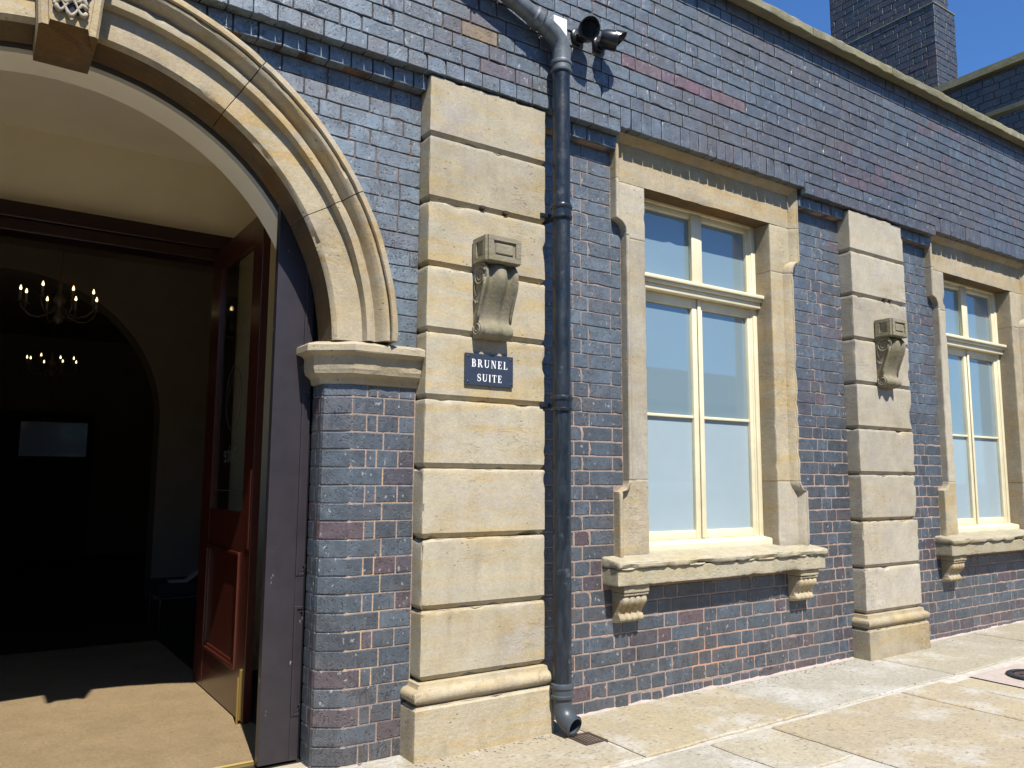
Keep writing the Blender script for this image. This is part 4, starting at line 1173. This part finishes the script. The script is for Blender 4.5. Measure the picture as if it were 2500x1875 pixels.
m = MB(); m.box(WX-.07, WX+.30, -.11, 3.7, 5.402, 5.415); m.add([(WX-.07+a, y, z) for y in (-.11, 3.7) for a, z in ((0, 5.4152), (.37, 5.4152), (.37, 5.49), (.02, 5.49), (0, 5.485))], [[0, 1, 2, 3, 4], [9, 8, 7, 6, 5]]+[[i, (i+1) % 5, 5+(i+1) % 5, 5+i] for i in range(5)])
m.build('coping', 'coping_stone', wg)
m = MB(); m.add([(WX+a, y, z) for y in (-.09, 3.65) for a, z in ((.003, 4.90), (-.05, 4.915), (-.055, 4.965), (.003, 4.968))], [[0, 1, 2, 3], [7, 6, 5, 4]]+[[i, (i+1) % 4, 4+(i+1) % 4, 4+i] for i in range(4)])
m.build('string_course', 'coping_stone', wg)

# ------------------------------------------------------------------ doorway: frame, lobby and hall
FZ = -.372
tag(MB().box(-4.5, 1.2, .30, 12.2, FZ-.12, FZ).build('floor', 'room_dark'), kind='structure')
tag(MB().box(XC-1.3, XC+1.3, .14, .30, FZ-.12, FZ-.004).build('door_step', 'sandstone_pale'), kind='structure')
fr = thing('door_frame', (XC, .34, FZ), 'dark timber arched door frame recessed behind the stone arch', 'door frame')
m = MB(); arch_wall(m, .284, .385, 1.205, 2*XC+.02, -.02, FZ, 3.0); m.build('arched_head', 'wood_black', fr)
MB().box(-.486, -.40, .347, .3855, FZ, 2.1).build('gap_shade_post', 'wood_black', fr)  # black strip added so the gap beside the folded leaf stays dark
pl = MB(); arch_wall(pl, .386, .58, 1.185, -4.4, 1.1, FZ, 3.3)
tag(pl.build('lobby_front_wall', 'plaster_pale'), kind='structure')
lw = MB(); lw.box(.05, .15, .581, 2.199, FZ, 3.30); lw.box(2*XC+.30, 2*XC+.44, .581, 2.2, FZ, 3.30)
tag(lw.build('lobby_wall', 'plaster_cream'), kind='structure')
tag(MB().box(-2.96, .15, .581, 2.20, 3.11, 3.2).build('lobby_ceiling', 'plaster_pale'), kind='structure')
bw = MB(); bw.box(-2.96, -.36, 2.20, 2.32, 2.60, 3.3); bw.box(-.36, 1.2, 2.20, 2.32, FZ, 3.3); bw.box(-4.5, -2.96, 2.20, 2.32, FZ, 3.3)
tag(bw.build('lobby_back_wall', 'plaster_cream'), kind='structure')
ind = thing('inner_door_frame', (XC, 2.15, FZ), 'dark stained timber frame between lobby and hall', 'door frame')
MB().bbox(-2.82, -.34, 2.10, 2.19, 2.50, 2.60, .006).bbox(-2.82, -.36, 2.12, 2.30, 2.42, 2.4995, .006).build('head', 'wood_frame', ind)
for x in (-.48, -2.82): MB().bbox(x, x+.12, 2.13, 2.30, FZ, 2.4195, .006).build('post', 'wood_frame', ind)

# outer leaf folded back beside the pier
ol = thing('folded_door', (-.5, .32, FZ), 'dark purple panelled door leaf folded back beside the brick pier', 'door')
LY = .300
lf = MB(); lx0, lx1 = -.657, -.474
def leaf_boxes(m, x0, x1, y0, y1, zs, st, x_open):
    m.bbox(x0, x0+st, y0, y1, FZ+.012, 2.30, .002)
    for a, b in zs: m.box(x0+st, x1, y0+.0005, y1, a, b)
lf.bbox(lx0, lx0+.143, LY, LY+.045, FZ+.012, 2.32, .0025)
for a, b in ((FZ+.012, -.165), (.335, .475), (1.36, 1.50), (2.24, 2.32)): lf.box(lx0+.143, lx1, LY+.0004, LY+.045, a, b)
lf.build('leaf', 'door_purple', ol)
for a, b in ((-.165, .335), (.475, 1.36), (1.50, 2.24)):
    p = MB(); p.box(lx0+.143, lx1, LY+.016, LY+.04, a, b); o = p.build('panel', 'door_purple', ol)
    q = MB(); x0 = lx0+.143
    for i, (w, y) in enumerate(((.014, LY-.004), (.030, LY+.003), (.046, LY+.009))):
        q.bbox(x0+(0, .014, .030)[i], x0+w, y, LY+.018, a+(0, .014, .030)[i], b-(0, .014, .030)[i], .002)
        q.bbox(x0+w, lx1, y, LY+.018, a+(0, .014, .030)[i], a+w, .002); q.bbox(x0+w, lx1, y, LY+.018, b-w, b-(0, .014, .030)[i], .002)
    q.build('moulding', 'door_purple', o)

# glazed inner door standing open
gd = thing('glazed_door', (-.52, 2.1, FZ), 'open red mahogany door with a tall glass pane and brass bolt', 'door')
X0, X1, Y0, Y1 = -.542, -.498, .965, 2.10
for a, b in ((Y0, 1.145), (1.875, Y1)): MB().bbox(X0, X1, a, b, FZ+.02, 2.455, .003).build('stile', 'mahogany', gd)
for a, b in ((FZ+.02, -.115), (.52, .745), (2.30, 2.455)): MB().bbox(X0+.001, X1-.001, 1.145, 1.875, a, b, .003).build('rail', 'mahogany', gd)
pn = MB().bbox(X0+.012, X1-.012, 1.145, 1.875, -.115, .52, .002).build('panel', 'mahogany', gd)
m = MB()
for i, (w, x) in enumerate(((.02, X0-.010), (.038, X0+.002))):
    o_ = (0, .02)[i]
    m.bbox(x, X0+.014, 1.145+o_, 1.145+w, -.115+o_, .52-o_, .003); m.bbox(x, X0+.014, 1.875-w, 1.875-o_, -.115+o_, .52-o_, .003)
    m.bbox(x, X0+.014, 1.145+w, 1.875-w, -.115+o_, -.115+w, .003); m.bbox(x, X0+.014, 1.145+w, 1.875-w, .52-w, .52-o_, .003)
m.build('moulding', 'mahogany', pn)
gp = MB().box(-.523, -.518, 1.147, 1.873, .747, 2.298).build('glass_pane', 'clear_glass', gd)
rg = MB(); rg.tube([(-.5245, 1.50+.17*math.cos(2*math.pi*k/40), 1.42+.20*math.sin(2*math.pi*k/40)) for k in range(41)], .0014, 5); rg.tube([(-.5245, 1.50+.13*math.cos(2*math.pi*k/40+.4), 1.42+.17*math.sin(2*math.pi*k/40)) for k in range(33)], .001, 5)
rg.tube([(-.5245, 1.16, .86), (-.5245, 1.86, .86)], .0018, 5); rg.build('etched_ring', 'etched', gp)
cu = bpy.data.curves.new('etched_word', 'FONT'); cu.body = 'Suite'; cu.size = .16; cu.align_x = 'CENTER'; cu.shear = .25; cu.extrude = .0004
to = bpy.data.objects.new('tmp_text', cu); col.objects.link(to)
dgr = bpy.context.evaluated_depsgraph_get(); tm = bpy.data.meshes.new_from_object(to.evaluated_get(dgr)); bpy.data.objects.remove(to)
# lettered on the other face, so that it reads reversed from here
obj('etched_word', [(-.5235-.001-p.co.z, 1.50-p.co.x*-1 if False else 1.50+p.co.x, 1.03+p.co.y) for p in tm.vertices], [list(q.vertices) for q in tm.polygons], 'etched', gp)
b = MB(); b.bbox(X0-.014, X0, .985, 1.012, FZ+.03, .0-.08, .003); b.tube([(X0-.018, .998, FZ+.01), (X0-.018, .998, -.12)], .007, 8); b.build('bolt', 'brass', gd)
MB().bbox(X0-.006, X0, .985, 1.04, .55, .98, .002).build('push_plate', 'mahogany', gd)

mt = thing('door_mat', (XC, 2, FZ), 'sunlit tan coir matting covering the lobby floor', 'mat')
v, f = [], []; nx, ny = 16, 20
for j in range(ny+1):
    for i in range(nx+1): v.append((-2.78+2.30*i/nx, .405+3.2*j/ny, FZ+.012+.0015*noise.noise(Vector((i*.7, j*.7, 2)))))
f = [[j*(nx+1)+i, j*(nx+1)+i+1, (j+1)*(nx+1)+i+1, (j+1)*(nx+1)+i] for j in range(ny) for i in range(nx)]
b0 = len(v); v += [(-2.78, .405, FZ), (-.48, .405, FZ), (-.48, 3.605, FZ), (-2.78, 3.605, FZ)]
f += [[0, nx, b0+1, b0], [nx, ny*(nx+1)+nx, b0+2, b0+1], [ny*(nx+1)+nx, ny*(nx+1), b0+3, b0+2], [ny*(nx+1), 0, b0, b0+3]]
obj('matting', v, f, 'coir', mt)
ts = thing('threshold_strip', (XC, .385, FZ), 'narrow ribbed brass strip along the front edge of the mat', 'threshold')
m = MB(); m.prism_x([(.365, FZ+.001), (.367, FZ+.010), (.376, FZ+.013), (.381, FZ+.010), (.386, FZ+.014), (.391, FZ+.010), (.396, FZ+.014), (.403, FZ+.010), (.404, FZ+.001)], -2.80, -.45); m.build('strip', 'brass', ts)

# hall beyond
hw = MB(); hw.box(-4.5, 1.2, 12.0, 12.2, FZ, 3.6); hw.box(1.1, 1.2, 2.32, 12, FZ, 3.6); hw.box(-4.5, -4.4, .58, 12, FZ, 3.6)
tag(hw.build('hall_wall', 'room_wall'), kind='structure')
tag(MB().box(-4.6, 1.3, 2.32, 12.2, 3.3, 3.42).build('hall_ceiling', 'room_wall'), kind='structure')
m = MB(); arch_wall(m, 6.0, 6.35, 1.5, -4.4, 1.1, FZ, 3.3, zc=1.55); tag(m.build('hall_arch_wall', 'room_wall'), kind='structure')
tag(MB().box(-2.9, -.15, 11.7, 11.99, FZ, 2.0).build('hall_panelling', 'room_dark'), kind='structure')
fm = thing('framed_mirror', (-.74, 11.7, 1.55), 'framed mirror on the dark back wall of the hall', 'mirror')
mx0, mx1, mz0, mz1 = -1.20, -.24, 1.275, 1.835
MB_ = MB; m = MB(); m.bbox(mx0-.08, mx0, 11.62, 11.699, mz0-.08, mz1+.08, .01); m.bbox(mx1, mx1+.08, 11.62, 11.699, mz0-.08, mz1+.08, .01); m.bbox(mx0, mx1, 11.62, 11.699, mz0-.08, mz0, .01); m.bbox(mx0, mx1, 11.62, 11.699, mz1, mz1+.08, .01)
m.build('frame', 'room_dark', fm); MB().box(mx0, mx1, 11.66, 11.695, mz0, mz1).build('glass', 'mirror', fm)
fm.rotation_euler = (0, 0, R(-4.4)); fm.location.y -= .06
def chandelier(loc, label):
    root = thing('chandelier', loc, label, 'chandelier', 'chandeliers hanging in the hall')
    x, y, z = loc
    MB().tube([(x, y, z+.10), (x, y, 3.30)], .008, 8).build('chain', 'brass_dark', root)
    MB().lathe((x, y, 3.24), [(.02, 0), (.05, .03), (.06, .06)], 16).build('ceiling_rose', 'brass_dark', root, smooth=True)
    MB().lathe((x, y, z-.24), [(.002, 0), (.03, .02), (.045, .05), (.02, .09), (.015, .13), (.035, .17), (.05, .20), (.03, .24), (.012, .28), (.02, .32), (.008, .36)], 16).build('stem', 'brass_dark', root, smooth=True)
    for k in range(8):
        a = k*math.pi/4+.25; r = .29 if k % 2 == 0 else .27; dz = 0 if k % 2 == 0 else .02
        c, s = math.cos(a), math.sin(a)
        pts = [(x+c*q, y+s*q, z+h+dz) for q, h in ((.02, -.10), (.08, -.17), (.15, -.20), (.22, -.19), (.275, -.14), (r, -.09))]
        ar = MB().tube(pts, .006, 7).build('arm', 'brass_dark', root, smooth=True)
        px, py = x+c*r, y+s*r
        MB().lathe((px, py, z-.095+dz), [(.005, 0), (.025, .006), (.03, .012), (.012, .014)], 10).build('drip_pan', 'brass_dark', ar)
        MB().tube([(px, py, z-.085+dz), (px, py, z+.0+dz)], .0105, 8).build('candle', 'candle', ar)
        MB().lathe((px, py, z+dz), [(.005, 0), (.009, .009), (.0095, .016), (.006, .028), (.001, .042)], 10).build('bulb', 'bulb', ar, smooth=True)
chandelier((-1.313, 4.0, 2.425), 'lit candle chandelier hanging in the hall nearest the doorway')
chandelier((-1.05, 8.3, 2.425), 'lit candle chandelier deeper in the dark hall, beyond the inner arch')
hc = thing('upholstered_chair', (-.2, 4.1, FZ), 'dark upholstered chair against the wall inside the hall', 'chair')
m = MB().bbox(-.45, .05, 3.85, 4.35, FZ+.30, FZ+.42, .03).build('seat', 'fabric_dark', hc, smooth=True)
MB().bbox(-.02, .08, 3.85, 4.35, FZ+.42, FZ+.85, .03).build('backrest', 'fabric_dark', hc, smooth=True)
for x in (-.42, .02):
    for y in (3.88, 4.32): MB().tube([(x, y, FZ), (x, y, FZ+.30)], [.014, .02], 8).build('leg', 'wood_frame', hc)
lp = thing('leaflet', (-.25, 4.0, FZ+.42), 'pale folded leaflet lying on the dark chair', 'leaflet')
v = [(-.36, 3.88, FZ+.424), (-.22, 3.86, FZ+.424), (-.20, 4.06, FZ+.426), (-.34, 4.08, FZ+.426), (-.10, 3.90, FZ+.50), (-.08, 4.10, FZ+.50)]
obj('sheet', v+[(a, b, c-.002) for a, b, c in v], [[0, 1, 2, 3], [1, 4, 5, 2], [6, 9, 8, 7], [7, 8, 11, 10], [0, 6, 7, 1], [3, 2, 8, 9], [0, 3, 9, 6], [1, 7, 10, 4], [4, 10, 11, 5], [2, 5, 11, 8]], 'paper', lp)

# terrace across the road: out of the picture, but the panes and the mirror look at it
tr_ = thing('terrace', (6, -27, -.52), 'plain brick terrace across the road, reflected in the window panes', 'building')
MB().box(-30, 45, -33, -27, -.52, 5.2).build('wall', 'mortar_up', tr_)
MB().add([(-30.3, -26.7, 5.2), (45.3, -26.7, 5.2), (45.3, -30, 7.6), (-30.3, -30, 7.6), (-30.3, -33.3, 5.2), (45.3, -33.3, 5.2)], [[0, 1, 2, 3], [3, 2, 5, 4], [0, 3, 4], [1, 5, 2], [0, 4, 5, 1]]).build('roof', 'asphalt', tr_)
for i in range(18):
    for z in (.6, 3.2):
        x = -28+i*4.1; w = MB().box(x-.08, x+1.28, -27.0, -26.93, z-.08, z+1.58).build('window', 'cream_paint', tr_); MB().box(x, x+1.2, -26.93, -26.92, z, z+1.5).build('pane', 'lens_glass', w)

# silver car parked across the road, seen only in the window panes
car = thing('parked_car', (8.2, -5.5, -.52), 'silver hatchback parked by the kerb, seen only as a faint reflection in the panes', 'car')
simple('car_paint', (.55, .56, .57), .25, metal=.5, coat=.8); simple('rubber', (.02, .02, .02), .8)
def car_loft(secs, name, mat, parent):
    """sections (x, z_low, z_high, half width low, half width high), closed at both ends"""
    v, f = [], []; n = 10
    for (x, z0, z1, w0, w1) in secs:
        r = min(.10, (z1-z0)*.3)
        for (y, z) in ((-w0, z0), (-w0-.02, z0+r), (-(w0+w1)/2-.02, (z0+z1)/2), (-w1, z1-r*.7), (-w1+r, z1), (w1-r, z1), (w1, z1-r*.7), ((w0+w1)/2+.02, (z0+z1)/2), (w0+.02, z0+r), (w0, z0)): v.append((8.2+x, -5.5+y, -.52+z))
    for i in range(len(secs)-1):
        for j in range(n): f.append([i*n+j, i*n+(j+1) % n, (i+1)*n+(j+1) % n, (i+1)*n+j])
    f += [list(range(n)), [(len(secs)-1)*n+j for j in range(n)][::-1]]
    return obj(name, v, f, mat, parent, auto=40)
body = car_loft([(-2.0, .35, .80, .70, .66), (-1.9, .22, .92, .80, .74), (-1.2, .18, .95, .84, .78), (0, .18, .93, .85, .79), (1.0, .18, .90, .84, .77), (1.7, .2, .80, .80, .70), (2.02, .28, .66, .70, .60)], 'body', 'car_paint', car)
car_loft([(-1.85, .90, .96, .72, .68), (-1.45, .91, 1.36, .74, .58), (-.9, .92, 1.44, .75, .58), (-.1, .92, 1.45, .76, .58), (.35, .91, 1.36, .76, .58), (1.05, .88, .93, .74, .70)], 'cabin', 'car_paint', car)
for s in (-1, 1):
    for (a, b, c, d) in ((-1.35, -.45, -1.2, -.5), (-.38, .55, -.38, .22)):
        y0, y1 = s*.785, s*.645
        obj('side_window', [(8.2+a, -5.5+y0, .44), (8.2+b, -5.5+y0, .44), (8.2+d, -5.5+y1, .80), (8.2+c, -5.5+y1, .80), (8.2+a, -5.5+y0*.97, .44), (8.2+b, -5.5+y0*.97, .44), (8.2+d, -5.5+y1*.97, .80), (8.2+c, -5.5+y1*.97, .80)], [[0, 1, 2, 3], [4, 7, 6, 5], [0, 4, 5, 1], [1, 5, 6, 2], [2, 6, 7, 3], [3, 7, 4, 0]], 'lens_glass', car)
    for x in (-1.25, 1.28):
        w = MB().lathe((8.2+x, -5.5+s*.74, -.52+.30), [(.19, -.09), (.27, -.10), (.30, -.08), (.30, .08), (.27, .10), (.19, .09)], 24, 'y').build('wheel', 'rubber', car, auto=40)
        MB().lathe((8.2+x, -5.5+s*.74, -.52+.30), [(.0001, s*.06), (.05, s*.07), (.17, s*.05), (.195, s*.085)], 18, 'y').build('rim', 'car_paint', w, auto=40)
    MB().bbox(8.2+1.86, 8.2+1.98, -5.5+s*.52-.10, -5.5+s*.52+.10, -.52+.58, -.52+.70, .03).build('headlight', 'white_plastic', car)

# grit swept against the wall and plinths
rg_ = random.Random(3); v, f = [], []
for i in range(520):
    t = rg_.random(); x = rg_.choice((rg_.uniform(.80, 3.55), rg_.uniform(.80, 3.55), rg_.uniform(4.4, 7.1), rg_.uniform(-.05, .75), rg_.uniform(.6, 3.0)))
    y = (.07-abs(rg_.gauss(0, .05))) if (x > .78 and not 3.56 < x < 4.38) else -.06-abs(rg_.gauss(0, .05))
    if t > .82: y -= rg_.random()*.9
    r = rg_.choice((.0025, .003, .004, .004, .006, .008)); z = gz(x)+.008; n = len(v)
    for a in range(5):
        an = a*1.2566+rg_.random()*.5; v.append((x+r*math.cos(an)*rg_.uniform(.6, 1.3), y+r*math.sin(an)*rg_.uniform(.6, 1.3), z))
    v.append((x, y, z+r*rg_.uniform(.5, 1.0))); f += [[n+a, n+(a+1) % 5, n+5] for a in range(5)]
tag(obj('grit', v, f, 'grit'), 'pale grit and mortar crumbs swept against the wall foot', 'grit', kind='stuff')
